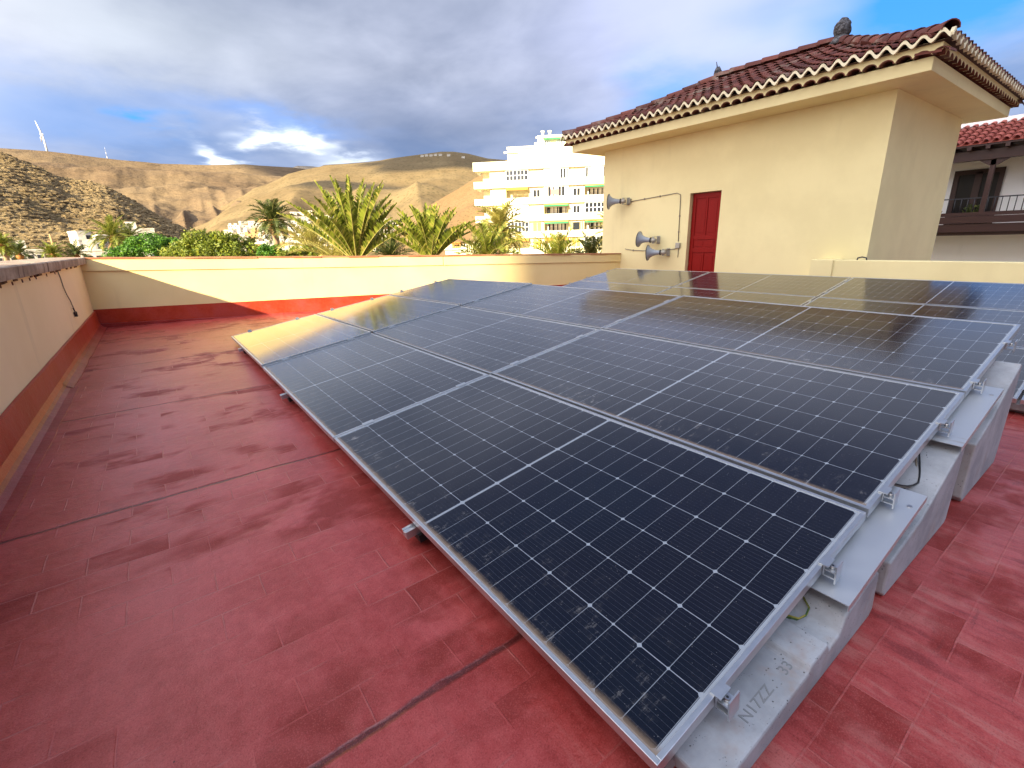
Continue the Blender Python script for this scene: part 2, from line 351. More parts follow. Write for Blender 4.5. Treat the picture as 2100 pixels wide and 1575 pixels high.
t.put(b.inputs['Normal'], t.bump(t.noise(P, 260, 2), .05, .001)); M['cells'] = m

# foliage
def leaf_mat(name, c1, c2, c3, rough=.5, tr=.25):
    m, t, b = mat(name, rough=rough, spec=.35)
    oi = t.n.new('ShaderNodeNewGeometry').outputs['Random Per Island']
    c = t.mix(t.step(oi, .1, .6), c1, c2); c = t.mix(t.step(oi, .75, 1.0), c, c3)
    t.put(b.inputs['Base Color'], c)
    tl = t.n.new('ShaderNodeBsdfTranslucent'); t.put(tl.inputs[0], c); ms = t.n.new('ShaderNodeMixShader'); ms.inputs[0].default_value = tr
    out = m.node_tree.nodes['Material Output']; t.l.new(b.outputs[0], ms.inputs[1]); t.l.new(tl.outputs[0], ms.inputs[2]); t.l.new(ms.outputs[0], out.inputs[0])
    M[name] = m
leaf_mat('palm_leaf', (.09, .12, .014), (.21, .25, .028), (.38, .34, .08))
leaf_mat('palm_leaf_dark', (.045, .065, .016), (.08, .11, .025), (.16, .16, .04))
leaf_mat('palm_leaf_yellow', (.26, .25, .045), (.38, .34, .08), (.52, .42, .14))
leaf_mat('dry_frond', (.20, .13, .06), (.30, .20, .09), (.38, .27, .13))
leaf_mat('tree_leaf', (.045, .12, .010), (.075, .19, .014), (.14, .27, .02))
leaf_mat('tree_leaf_olive', (.10, .14, .012), (.18, .22, .02), (.30, .31, .03))
m, t, b = mat('palm_trunk', rough=.9); p = t.pos(); n_ = t.noise(t.scale(p, (2, 2, 7)), 4, 5, .7)
t.put(b.inputs['Base Color'], t.mix(n_, (.22, .14, .08), (.46, .33, .20))); t.put(b.inputs['Normal'], t.bump(n_, .8, .05)); M['trunk'] = m
M['palm_heart'] = mat('palm_heart', (.42, .20, .06), .8)[0]
M['rachis'] = mat('frond_stem', (.34, .30, .09), .6)[0]

# ------------------------------------------------------------------ terrain
m, t, b = mat('street_ground', rough=.9); p = t.pos()
t.put(b.inputs['Base Color'], t.mix(t.noise(p, .02, 5, .6), (.16, .12, .08), (.30, .22, .15))); M['ground'] = m
g = MB(); g.quad((-9000, -9000, -11), (9000, -9000, -11), (9000, 9000, -11), (-9000, 9000, -11)); tag(g.build('ground', M['ground']), kind='structure')

def hill_mat(name, c1, c2, c3, s1, s2, dark=.5, stretch=(1, 1, 3), bstr=1.0, bdist=4, spots=.0):
    m, t, b = mat(name, rough=.95, spec=.1); p = t.pos()
    a = t.noise(p, s1, 6, .65); f = t.noise(t.scale(p, stretch), s2, 6, .72)
    c = t.mix(t.step(a, .35, .65), c1, c2); c = t.mix(t.mul(t.step(f, .50, .66), dark), c, c3)
    if spots: c = t.mix(t.mul(t.step(t.voro(p, spots), .32, .2), .7), c, (.07, .065, .03))
    t.put(b.inputs['Base Color'], c); t.put(b.inputs['Normal'], t.bump(t.add(f, t.mul(a, .6)), bstr, bdist)); M[name] = m
hill_mat('rocky_slope', (0.290, 0.210, 0.112), (0.370, 0.275, 0.150), (0.090, 0.062, 0.034), .03, .40, .85, (1, 1, 3.6), 1.0, 2.0, spots=.5)  # dark blotches paint the small shadows between ledges into the colour
hill_mat('mesa', (0.1510, 0.1033, 0.0631), (0.1986, 0.1421, 0.0840), (0.0635, 0.0474, 0.0353), .004, .012, .55, (1, 1, 4), .8, 14)
hill_mat('dry_hill', (0.1748, 0.1248, 0.0631), (0.2225, 0.1636, 0.0840), (0.1113, 0.0775, 0.0378), .006, .03, .45, (1, 1, 2), .6, 5, spots=.11)
hill_mat('near_hill', (0.2224, 0.1384, 0.0654), (0.2553, 0.1652, 0.0828), (0.1647, 0.0982, 0.0479), .01, .06, .4, (1, 1, 2), .5, 3, spots=.3)
hill_mat('far_ridge', (.08, .08, .09), (.12, .11, .11), (.05, .05, .06), .004, .012, .5, (1, 1, 4), .8, 14)  # dark grey puts the shade lying on this ridge into its colour

class Hill:
    """a ridge with its own distances: foot at Df, crest at Dc, then falling away behind"""
    def __init__(s, crest, Df, Dc, zf=-11, p=1.15, amp=1.0, fr=.01, gully=0.0, seed=0, back=.6, terrace=0):
        pts = sorted((az_el(x, y)) for x, y in crest); s.c = pts; s.Df = Df; s.Dc = Dc; s.zf = zf; s.p = p; s.amp = amp; s.fr = fr; s.g = gully; s.sd = seed; s.back = back; s.terrace = terrace
        s.gm = 1.7; s.gt = .62; s.a0 = pts[0][0]; s.a1 = pts[-1][0]
    def el(s, az):
        c = s.c
        if az <= c[0][0]: return c[0][1]
        for i in range(len(c)-1):
            if az <= c[i+1][0]:
                k = (az-c[i][0])/(c[i+1][0]-c[i][0]); return c[i][1]*(1-k)+c[i+1][1]*k
        return c[-1][1]
    def z(s, az, D):
        zc = CAM.z + s.Dc*math.tan(s.el(az)); t = (D-s.Df)/(s.Dc-s.Df)
        q = Vector((math.sin(az)*D, math.cos(az)*D, s.sd*37.0))
        n = noise.fractal(q*s.fr, 1.0, 2.1, 6)*s.amp
        if s.g:
            gl = abs(noise.noise(Vector((az*s.g+s.sd, D*.0012, 3.1))+Vector((noise.noise(q*s.fr*.8), 0, 0))*.6)); n += (.25-gl)*s.amp*s.gm*max(0.0, min(1.0, (s.gt-t)/.25+.08))
        if t <= 1:
            tt = max(t, 0)
            if s.terrace:
                k = tt*s.terrace; fk = k-math.floor(k); tt = (math.floor(k)+min(1, max(0, (fk-.25)/.35)))/s.terrace*.55+tt*.45
            e = 4*tt*(1-tt) if tt > .5 else min(1, 4*tt)
            return s.zf+(zc-s.zf)*tt**s.p + n*max(0, e)*(.25+.75*e)
        return zc-(zc-s.zf)*min(1.6, (t-1)/s.back)**1.3*.8 + n*.15
    def mesh(s, name, m, na=260, nt=70):
        g = MB(); nb = 10
        for i in range(na+1):
            az = s.a0+(s.a1-s.a0)*i/na
            for j in range(nt+nb+1):
                t = j/nt if j <= nt else 1+(j-nt)/nb*s.back
                D = s.Df+(s.Dc-s.Df)*t; zz = s.z(az, D)
                g.v.append((CAM.x+math.sin(az)*D, CAM.y+math.cos(az)*D, zz))
        k = nt+nb+1
        for i in range(na):
            for j in range(k-1): g.f.append((i*k+j, (i+1)*k+j, (i+1)*k+j+1, i*k+j+1))
        o = g.build(name, m, smooth=True, fix=False); tag(o, kind='structure'); return o
    def hit(s, x, y):
        d = ray(x, y); D0 = s.Df*.8
        az = math.atan2(d.x, d.y); h = math.hypot(d.x, d.y)
        while D0 < s.Dc*1.02:
            if CAM.z+d.z/h*D0 <= s.z(az, D0): break
            D0 += s.Dc*.004
        return Vector((CAM.x+math.sin(az)*D0, CAM.y+math.cos(az)*D0, s.z(az, D0))), az, D0

mesa = Hill([(-700, 335), (-300, 312), (0, 308), (60, 311), (100, 314), (170, 322), (250, 331), (330, 338), (430, 340), (500, 338), (560, 343), (600, 345), (650, 352), (720, 370), (800, 400), (900, 470)], 900, 2300, p=1.0, amp=48, fr=.0030, gully=34, seed=2, terrace=4)
mesa.gm = 1.0; mesa.gt = .5
mesa.mesh('hills', M['mesa'], 420, 130)
ridge = Hill([(540, 400), (575, 360), (592, 346), (610, 340), (640, 341), (655, 343), (664, 338), (700, 336), (760, 331), (850, 322), (960, 330), (1100, 360)], 2500, 3200, p=.9, amp=25, fr=.003, gully=20, seed=5)
ridge.mesh('hills', M['far_ridge'], 160, 40)
dry = Hill([(330, 510), (380, 472), (405, 458), (430, 441), (450, 425), (470, 411), (500, 396), (520, 386), (545, 379), (570, 368), (590, 357), (620, 349), (650, 343), (675, 338), (720, 336), (760, 333), (800, 325), (830, 321), (860, 317), (905, 311), (930, 311), (960, 315), (1000, 325), (1060, 330), (1300, 345), (1700, 380)], 480, 1500, p=1.1, amp=26, fr=.0022, gully=8, seed=9)
dry.mesh('hills', M['dry_hill'], 320, 90)
near = Hill([(770, 500), (830, 452), (850, 440), (900, 410), (940, 387), (970, 368), (1000, 350), (1040, 328), (1100, 305), (1200, 290), (1300, 300), (1900, 330)], 330, 620, p=1.0, amp=8, fr=.006, gully=10, seed=11)
near.mesh('hills', M['near_hill'], 200, 60)
rocky = Hill([(-1100, 150), (-500, 215), (-200, 270), (0, 313), (20, 321), (40, 330), (80, 345), (115, 362), (150, 370), (180, 374), (210, 380), (250, 402), (300, 429), (340, 453), (400, 480), (450, 500), (500, 520), (560, 545)], 150, 420, p=1.0, amp=5.0, fr=.022, gully=0, seed=4)
rocky.mesh('hills', M['rocky_slope'], 420, 200)

def on_crest_(h, x, y):
    az, el = az_el(x, y); D = h.Dc; return Vector((CAM.x+math.sin(az)*D, CAM.y+math.cos(az)*D, h.z(az, D)))
# loose stones lying all over the near slope
g = MB(); rnd = random.Random(5)
for i in range(9000):
    az = rnd.uniform(az_el(-120, 500)[0], az_el(470, 500)[0]); tt = rnd.random()**.8; D = rocky.Df+(rocky.Dc-rocky.Df)*tt
    c_ = V3 = Vector((CAM.x+math.sin(az)*D, CAM.y+math.cos(az)*D, rocky.z(az, D))); s1 = rnd.uniform(.5, 1.9)*(.6+.6*D/300); s2 = s1*rnd.uniform(.25, .5); r0 = rnd.uniform(0, 3.14); b0 = len(g.v); n_ = 5
    for lv, (k, zc) in enumerate(((1.0, -.5), (.9, .45), (.45, 1.0))):
        for j in range(n_):
            a = r0+j*2*math.pi/n_; q = rnd.uniform(.75, 1.2); hx_ = math.cos(a)*s1*k*q; hy_ = math.sin(a)*s1*.6*k*q
            g.v.append((c_.x+hx_*math.cos(az)+hy_*math.sin(az), c_.y-hx_*math.sin(az)+hy_*math.cos(az), c_.z+zc*s2*q))
    for lv in range(2):
        for j in range(n_): g.f.append((b0+lv*n_+j, b0+lv*n_+(j+1) % n_, b0+(lv+1)*n_+(j+1) % n_, b0+(lv+1)*n_+j))
    g.f.append(tuple(b0+2*n_+j for j in range(n_)))
tag(g.build('stones', M['rocky_slope'], fix=False), 'loose brown stones covering the rocky slope at the left', 'stones', kind='stuff')

# clouds over the sea side, outside the view, whose shade lies on the hills
def cloud(target, alt, rx, ry, rzz, rot=0.0):
    k = (alt-target.z)/SUN.z; c = target+SUN*k
    bm = bmesh.new(); bmesh.ops.create_icosphere(bm, subdivisions=4, radius=1)
    for v in bm.verts:
        q = v.co.copy(); r_ = 1+.45*noise.fractal(q*1.7+Vector((rx, 0, 0)), 1, 2, 5); v.co = Vector((q.x*rx*r_, q.y*ry*r_, q.z*rzz*r_))
        v.co.rotate(Matrix.Rotation(rot, 3, 'Z'))
    me = bpy.data.meshes.new('cloud'); bm.to_mesh(me); bm.free(); me.materials.append(M['white_paint']); me.polygons.foreach_set('use_smooth', [True]*len(me.polygons))
    o = bpy.data.objects.new('cloud', me); col.objects.link(o); o.location = c; tag(o, kind='structure')
cloud(dry.hit(968, 330)[0], 1150, 190, 260, 62, rad(30))
cloud(dry.hit(700, 380)[0], 1000, 75, 95, 22, rad(30))
cloud(on_crest_(mesa, 640, 352), 1500, 300, 420, 60, 0)

# wind turbine and mast on the mesa
def on_crest(h, x, y):
    az, el = az_el(x, y); D = h.Dc; return Vector((CAM.x+math.sin(az)*D, CAM.y+math.cos(az)*D, h.z(az, D)-3))
bpt = on_crest(mesa, 98, 314)
wt = empty('wind_turbine', bpt); wt.scale = (.62, .62, .62); sc = 2300/960*1.0
tag(wt, 'white wind turbine seen edge-on, standing on the far ridge at the left', 'wind turbine')
g = MB(); g.tube([(0, 0, 0), (0, 0, 95)], [5.0, 3.2], 12); g.build('tower', M['white_paint'], wt)
vd = Vector((bpt.x-CAM.x, bpt.y-CAM.y, 0)).normalized(); sd_ = vd.cross(Vector((0, 0, 1)))
g = MB(); g.obox((sd_*-3)+Vector((0, 0, 93)), sd_, vd, (0, 0, 1), 14, 5, 5); g.build('nacelle', M['white_paint'], wt)
hub = -sd_*4+Vector((0, 0, 96))
for a in (0, 120, 240):
    dv = vd*math.sin(rad(a))+Vector((0, 0, 1))*math.cos(rad(a)); g = MB(); g.tube([hub, hub+dv*12, hub+dv*62-sd_*9], [2.2, 3.8, 1.0], 8); g.build('blade', M['white_paint'], wt)
bpt = on_crest(mesa, 221, 328); ms_ = MB()
mast = empty('radio_mast', bpt); tag(mast, 'thin banded radio mast on the far ridge, right of the wind turbine', 'radio mast')
for k in range(6):
    g = MB(); g.tube([(0, 0, k*7), (0, 0, k*7+7.02)], [1.3-.17*k, 1.2-.17*k], 6); g.build('mast_section', M['white_paint'] if k % 2 else M['horn_gray'], mast)

# ------------------------------------------------------------------ houses on the hillsides
def house(pt, az, wd, hh, dp, m, label, group, rot=0.0, nwin=3, floors=1, annex=True):
    root = empty('hillside_house', pt, -az+rot); tag(root, label, 'house', group)
    g = MB(); g.box(-wd/2, -dp/2, -4, wd/2, dp/2, hh)
    if annex: g.box(-wd/2+wd*.1, -dp/4, hh, -wd/2+wd*.45, dp/2-.3, hh+2.2)
    g.box(-wd/2-.12, -dp/2-.12, hh-.35, wd/2+.12, dp/2+.12, hh-.1)
    g.build('wall', m, root)
    for fl in range(floors):
        for k in range(nwin):
            x = -wd/2+wd*(k+.5)/nwin+random.uniform(-.3, .3); z = hh-2.1-fl*2.9
            q = MB(); q.box(x-.55, -dp/2-.05, z-.6, x+.55, -dp/2+.05, z+.75); q.build('window', M['glass_dark'], root)
    return root
ramp = [(470, 435), (500, 440), (540, 448), (570, 450), (600, 434), (640, 428), (680, 436), (720, 440), (760, 444), (800, 452), (830, 462)]
cnt = 0
def vill(xs, x0, x1, ys, tops, sp):
    global cnt
    for yy in ys:
        x = x0+random.uniform(0, sp)
        while x < x1:
            top = tops(x)
            if yy > top:
                pt, az, D = dry.hit(x, yy); wd = random.uniform(.75, 1.25)*sp*D/960*.9; fl = random.choice((1, 1, 2))
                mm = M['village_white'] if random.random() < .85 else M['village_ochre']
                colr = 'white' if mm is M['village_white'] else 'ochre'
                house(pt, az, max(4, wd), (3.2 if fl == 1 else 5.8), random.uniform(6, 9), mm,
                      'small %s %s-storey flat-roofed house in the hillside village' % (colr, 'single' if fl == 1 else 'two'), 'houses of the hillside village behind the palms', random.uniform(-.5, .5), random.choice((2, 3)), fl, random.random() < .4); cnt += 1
            x += sp*random.uniform(.8, 1.25)
def top1(x):
    if x < 500: return 462-(x-470)*.1
    if x < 590: return 456
    if x < 640: return 436
    if x < 700: return 444
    return 440+(x-700)*.17
vill(None, 470, 850, [440, 450, 459, 468, 477, 487, 497, 507, 516], top1, 15)
for (x, y) in ((866, 320), (875, 319), (884, 319.5), (893, 318), (903, 318), (920, 319), (950, 323)):
    pt, az, D = dry.hit(x, y+1.5)
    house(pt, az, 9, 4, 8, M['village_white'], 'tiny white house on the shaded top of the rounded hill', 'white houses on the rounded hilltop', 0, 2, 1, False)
# white houses at the foot of the rocky slope, left
for (x, y, wp, hp, D, lab, ro) in (
        (63, 524, 40, 12, 120, 'long low white building between two small palms at the far left', .0),
        (12, 527, 26, 9, 120, 'low white house behind the leftmost palm', .0),
        (168, 497, 24, 22, 150, 'tall white house with a sloping parapet, left of the shaggy palm', .3),
        (182, 508, 36, 16, 140, 'white terraced house below the tall one beside the shaggy palm', .2),
        (205, 524, 52, 12, 110, 'wide white house just above the parapet, in front of the terraced houses', .0),
        (166, 512, 22, 10, 150, 'small white house with a pale green front, left of the terraced house', .0),
        (212, 500, 20, 18, 145, 'white stepped house whose top meets the fronds of the shaggy palm', .2),
        (288, 484, 50, 14, 160, 'white house with a pale roof box showing above the green tree crown', .0)):
    pt = at(x, y, D); az = math.atan2(pt.x-CAM.x, pt.y-CAM.y); hh = hp*D/960; root = house(pt, az, wp*D/960, hh, 7, M['village_white'], lab, 'white houses at the foot of the rocky slope', ro, 3, 1, wp > 30)
    g = MB(); g.box(-wp*D/1920, -3.4, -14, wp*D/1920, 3.4, -4.02); g.build('lower_wall', M['village_white'], root)
# cream building with a brick screen, left of the apartment block
pt = at(950, 526, 70); az = math.atan2(pt.x-CAM.x, pt.y-CAM.y)
root = empty('low_building', pt, -az); tag(root, 'low cream building with an orange pierced brick screen, left of the apartment block', 'building')
g = MB(); g.box(-2.6, 0, -12, 3.6, 6, 1.2); g.box(-3.2, 0.3, 1.2, -1.2, 5, 2.1); g.box(1.4, .2, 1.2, 3.6, 5, 2.0); g.box(-2.9, -.25, 1.02, 3.8, 0, 1.18); g.box(-1.9, -.06, 1.2, 1.2, 4, 1.75); g.build('wall', M['flat_white'], root)
g = MB()
for i in range(5):
    for j in range(4): g.box(-1.55+i*.26, -.14, .62+j*.3+.35, -1.35+i*.26, .02, .85+j*.3+.35)
g.box(-1.62, -.04, .9, -.25, .0, 2.1); g.build('brick_screen', M['brick_screen'], root)
g = MB(); g.box(-.9, -.05, -.15, 3.2, -.01, -.02); g.build('cornice', M['coping'], root)

# ------------------------------------------------------------------ apartment block
DA = 87.0; O_ = at(970, 352, DA)
hx = Vector((RIGHT.x, RIGHT.y, 0)).normalized(); fx = Vector((FWD.x, FWD.y, 0)).normalized(); th = rad(7)
ax_ = hx*math.cos(th)-fx*math.sin(th); rz = math.atan2(ax_.y, ax_.x)
apt = empty('apartment_block', (O_.x, O_.y, -11), rz); tag(apt, 'large white apartment block with long balconies, yellow shutters and green awnings', 'apartment block')
zr = O_.z+11                   # underside of the roof band, local z
W_ = 36.0; st = 3.02
g = MB(); g.box(1.4, 2.4, 0, W_, 16, zr+.3)                    # body behind the loggias
for (a, b_) in ((3.0, 6.0), (10.3, 13.1), (17.7, 20.6), (25.2, 28.2), (33, 36)): g.box(a, .62, 0, b_, 2.42, zr)   # wall bays between loggias
g.build('wall', M['flat_white'], apt)
for k in range(0, 9):
    z0 = zr-k*st
    if z0 < 2: break
    g = MB(); h_ = 1.5 if k == 0 else 1.2
    g.box(0, 0, z0, W_, .14, z0+h_); g.box(0, .14, z0, .14, 7, z0+h_); g.box(.14, .14, z0, W_, 2.5, z0+.18)
    g.build('roof_band' if k == 0 else 'balcony_parapet', M['flat_white'], apt)
def shut(x0, x1, z0, z1, y, m):
    g = MB(); xm = (x0+x1)/2; g.box(x0, y-.05, z0, xm-.06, y+.02, z1); g.box(xm+.06, y-.05, z0, x1, y+.02, z1); g.build('shutter', m, apt)
def glaz(x0, x1, z0, z1, y, n, rows, curtain=False):
    g = MB(); g.box(x0, y, z0, x1, y+.04, z1); f = g.build('glazing', M['glass_dark'], apt)
    q = MB(); dx_ = (x1-x0)/n
    for i in range(n+1): q.box(x0+i*dx_-.07, y-.05, z0, x0+i*dx_+.07, y-.002, z1)
    for j in range(rows+1): q.box(x0, y-.04, z0+(z1-z0)*j/rows-.06, x1, y-.004, z0+(z1-z0)*j/rows+.06)
    if curtain:
        for i in range(n):
            if random.random() < .75: q.box(x0+i*dx_+.1, y-.03, z0, x0+i*dx_+dx_*random.uniform(.45, .75), y-.006, z1)
    q.build('frame', M['white_paint'], f)
def awn(x0, x1, z1, col_, drop=.42, out=1.0):
    g = MB(); g.hexa([(x0, -out, z1-drop-.08), (x1, -out, z1-drop-.08), (x1, .0, z1-.06), (x0, .0, z1-.06), (x0, -out, z1-drop), (x1, -out, z1-drop), (x1, .0, z1), (x0, .0, z1)])
    g.build('awning', col_, apt)
for k in range(8):
    zb = zr-(k+1)*st+1.2; zt = zr-k*st
    if zb < 1: break
    shut(3.9, 5.4, zb+.02, zt-.25, .6, M['shutter_pale'])
    typ = [('s', 's', 's'), ('w', 'w', 's'), ('p', 'w', 's'), ('y', 'yd', 's'), ('y', 'y', 's'), ('s', 's', 's'), ('s', 's', 's'), ('s', 's', 's')][k]
    for (x0, x1), ty in zip(((11.0, 12.5), (18.4, 19.9), (26, 27.5)), typ):
        if ty == 's': shut(x0, x1, zb+.02, zt-.3, .6, M['shutter_pale'])
        elif ty == 'y': shut(x0, x1, zb+.02, zt-.3, .6, M['shutter'])
        elif ty == 'p': g = MB(); g.box(x0+.1, .52, zb, x1-.1, .6, zt-.4); g.build('blind', M['white_paint'], apt)
        elif ty == 'w': glaz(x0+.1, x1-.1, zb, zt-.5, .56, 2, 1)
        elif ty == 'yd':
            shut(x0-.5, x0+.02, zb, zt-.3, .6, M['shutter']); shut(x1-.02, x1+.5, zb, zt-.3, .6, M['shutter']); g = MB(); g.box(x0+.1, .54, zb, x1-.1, .6, zt-.4); g.build('glazing', M['glass_dark'], apt)
    l1 = ['g', 'o', 'c', 'g', 'o', 'g', 'g', 'g'][k]; l2 = ['cu', 'gl', 'ag', 'ag', 'o', 'cu', 'g', 'g'][k]; l3 = ['cu', 'ag', 'g', 'ag', 'g', 'g', 'g', 'g'][k]
    for (x0, x1), ty in zip(((6.1, 10.2), (13.2, 17.6), (20.7, 25.1)), (l1, l2, l3)):
        if ty == 'g': glaz(x0, x1, zb, zt-.1, .3, 6, 2)
        elif ty == 'cu': glaz(x0, x1, zb, zt-.1, .3, 9, 1, True)
        elif ty == 'gl': glaz(x0, x1, zb, zt-.1, .3, 7, 1, True)
        elif ty == 'c': g = MB(); g.box(x0, .25, zb+.1, x1, .35, zt-.12); g.build('blind', M['white_paint'], apt)
        elif ty == 'o': awn(x0, x1, zt-.02, M['awning_orange'], .45, .7); shut(x0+2, x0+3.0, zb, zt-.9, 2.38, M['shutter_pale'])
        elif ty == 'ag':
            awn(x0, x1, zt-.02, M['awning_orange'], .38, .8); q_ = MB(); q_.box(x0-.05, -.90, zt-.56, x1+.05, -.82, zt-.30); q_.build('awning_valance', M['awning_green'], apt); glaz(x0+.3, x1-.3, zb, zt-.5, 2.3, 5, 1, True)
g = MB(); g.box(14.4, .2, zr-2*st+1.5, 15.9, .28, zr-st-.6); g.build('blind', M['red_cloth'], apt)
# stepped penthouses and chimneys
g = MB(); g.box(6.4, 1.0, zr+1.4, W_, 15, zr+3.9); g.box(5.8, .7, zr+2.9, 8.4, 1.2, zr+3.2); g.box(6.3, .8, zr+3.6, 12.2, 14, zr+3.95); g.build('penthouse', M['flat_white'], apt)
g = MB(); g.box(11.9, 2.2, zr+3.9, 30, 14, zr+5.8); g.box(11.3, 2.4, zr+4.0, 11.9, 8, zr+4.7); g.box(11.6, 2.0, zr+5.35, 30, 2.3, zr+5.6)
g.build('upper_penthouse', M['flat_white'], apt)
for x in (12.8, 14.1):
    g = MB(); g.box(x-.22, 3, zr+5.8, x+.22, 3.6, zr+6.5); g.box(x-.32, 2.9, zr+6.5, x+.32, 3.7, zr+6.7); g.build('chimney', M['flat_white'], apt)
glaz(13.2, 14.2, zr+4.0, zr+4.85, 2.15, 3, 1); glaz(15.5, 16.5, zr+4.0, zr+4.85, 2.15, 3, 1)
g = MB(); g.hexa([(13.0, 1.4, zr+4.95), (16.8, 1.4, zr+4.95), (16.8, 2.15, zr+5.15), (13.0, 2.15, zr+5.15), (13.0, 1.4, zr+5.05), (16.8, 1.4, zr+5.05), (16.8, 2.15, zr+5.25), (13.0, 2.15, zr+5.25)]); g.build('awning', M['awning_green'], apt)

# ------------------------------------------------------------------ our roof
TILT = rad(8.75); ZF = -.145
def zfloor(x): return ZF if x < 1.2 else ZF-.045*(x-1.2)
PA = Vector((-1.6, 10.2)); PB = Vector((9.3, 8.15))
g = MB()
g.quad((-1.9, -7, ZF), (1.2, -7, ZF), (1.2, 10.6, ZF), (-1.9, 10.6, ZF)); g.quad((1.2, -7, ZF), (13.5, -7, zfloor(13.5)), (13.5, 10.6, zfloor(13.5)), (1.2, 10.6, ZF))
tag(g.build('roof_deck', M['roof_membrane'], fix=False), kind='structure')

# left parapet (top and bottom follow the wall, slightly irregular)
lw = empty('parapet_wall', (-1.7, 2, ZF)); tag(lw, 'cream parapet wall along the left edge with a red band and a weathered slab coping', 'wall')
def loc(g, base):      # world coordinates to local of an unrotated empty
    g.v = [(a-base[0], b_-base[1], c_-base[2]) for a, b_, c_ in g.v]; return g
B = (-1.7, 2, ZF)
g = MB(); g.box(-1.9, -7, -11, -1.6, 10.45, .90); loc(g, B).build('wall', M['cream_wall'], lw)
g = MB(); ny = 60
prof0 = []
for i in range(ny+1):
    y = -7+17.2*i/ny; zt_ = .142+.008*noise.noise(Vector((y*1.3, 0, 0)))
    prof0.append([(-1.575-.004*noise.noise(Vector((y, 3, 0))), y, zt_-.004), (-1.5965, y, zt_), (-1.565, y, -.05), (-1.545, y, ZF+.055)])
for i in range(ny):
    a, b_ = prof0[i], prof0[i+1]
    g.quad(a[1], a[0], b_[0], b_[1]); g.quad(a[0], a[2], b_[2], b_[0]); g.quad(a[2], a[3], b_[3], b_[2])
loc(g, B).build('red_band', M['red_band'], lw, smooth=True)
g = MB()
def strip(y0, y1, dx, dz):
    n = 40
    for i in range(n):
        ya = y0+(y1-y0)*i/n; yb = y0+(y1-y0)*(i+1)/n
        def rg(y):
            e = -1.47+dx+.012*noise.noise(Vector((y*2.2, 7, 0))); z1 = ZF+.006+dz
            return [(-1.549, y, ZF+.060+dz), (-1.530, y, ZF+.034+dz), (-1.50, y, ZF+.016+dz), (e, y, z1), (e+.003, y, ZF-.001)]
        A_, B_ = rg(ya), rg(yb)
        for k in range(4): g.quad(A_[k], A_[k+1], B_[k+1], B_[k])
strip(-7, 5.55, .02, .0); strip(5.5, 10.12, -.01, .006)
loc(g, B).build('flashing_strip', M['membrane_strip'], lw, smooth=True)
# the coping: irregular, broken stone slab edge
g = MB(); n = 150
def cring(y):
    q = noise.noise(Vector((y*2.3, 0, 1))); q2 = noise.noise(Vector((y*9, 2, 1))); q3 = noise.noise(Vector((y*1.1, 5, 1)))
    xe = -1.515+.018*q+.010*q2
    return [(-1.95, y, 1.030+.006*q3), (-1.75, y, 1.022+.005*q), (xe-.012, y, 1.012+.004*q+.004*q2), (xe+.002, y, 1.002+.005*q2), (xe+.006*q3, y, .955+.006*q), (xe-.006, y, .912+.004*q2), (-1.62, y, .897+.004*q3), (-1.95, y, .893)]
for i in range(n):
    A_, B_ = cring(-7+17.35*i/n), cring(-7+17.35*(i+1)/n)
    for k in range(8): g.quad(A_[k], A_[(k+1) % 8], B_[(k+1) % 8], B_[k])
loc(g, B).build('coping', M['coping'], lw)
g = MB(); R_ = cring(10.35); g.quad(*R_); loc(g, B).build('coping_end', M['coping'], lw)
g = MB()
for y in (4.75, 5.15, 5.54, 5.87, 6.19, 6.82, 3.9, 4.3, 7.4):
    g.tube([(-1.61, y, .868), (-1.594, y, .868)], .015, 8)
for i in range(26):
    y = 4+random.random()*5.6; g.box(-1.6, y, .882+random.uniform(-.006, .004), -1.592, y+random.uniform(.05, .2), .899)
loc(g, B).build('rusty_holes', M['rust'], lw)

# far parapet: sinks a little towards the right, as built
dirp = (PB-PA).normalized(); nrm = Vector((-dirp.y, dirp.x))   # away from us
def ztop(s): return 1.0-.034*s if s < 4.2 else (1.0-.034*4.2)-.0295*(s-4.2)
LT = (PB-PA).length
fw = empty('parapet_wall', (PA.x, PA.y, ZF)); tag(fw, 'yellow parapet wall along the far side, half in sun, with a red band and flat clay tiles on top', 'wall')
BF = (PA.x, PA.y, ZF)
def fpt(s, off, z): q = PA+dirp*s+nrm*off; return (q.x, q.y, z)
def fseg(g, s0, s1, o0, o1, zb0, zb1, zt0, zt1):
    g.hexa([fpt(s0, o0, zb0), fpt(s1, o0, zb1), fpt(s1, o1, zb1), fpt(s0, o1, zb0), fpt(s0, o0, zt0), fpt(s1, o0, zt1), fpt(s1, o1, zt1), fpt(s0, o1, zt0)])
g = MB(); sb = [-.3, 2, 4.2, 6.15, 8, 9.5, LT+.02]
for a, b_ in zip(sb[:-1], sb[1:]): fseg(g, a, b_, 0, .24, -11, -11, ztop(a)-.205, ztop(b_)-.205)
loc(g, BF).build('wall', M['yellow_wall'], fw)
for a, b_ in ((-.3, 6.20), (6.215, LT+.02)):
    g = MB(); ss = [a]+[x for x in sb if a < x < b_]+[b_]
    for s0, s1 in zip(ss[:-1], ss[1:]): fseg(g, s0, s1, -.022, .25, ztop(s0)-.20, ztop(s1)-.20, ztop(s0)-.012, ztop(s1)-.012)
    loc(g, BF).build('fascia_band', M['yellow_wall'], fw)
g = MB(); 
for s0, s1 in ((-.02, 4.2), (4.2, LT)): fseg(g, s0, s1, -.022, .0, ZF-.3, zfloor(9)-.3, .165-.034*s0*.62, .165-.034*s1*.62)
loc(g, BF).build('red_band', M['red_band'], fw)
g = MB(); fseg(g, 0, LT, -.09, -.022, ZF-.3, -.75, ZF+.075, ZF-.30); loc(g, BF).build('flashing_strip', M['membrane_strip'], fw)
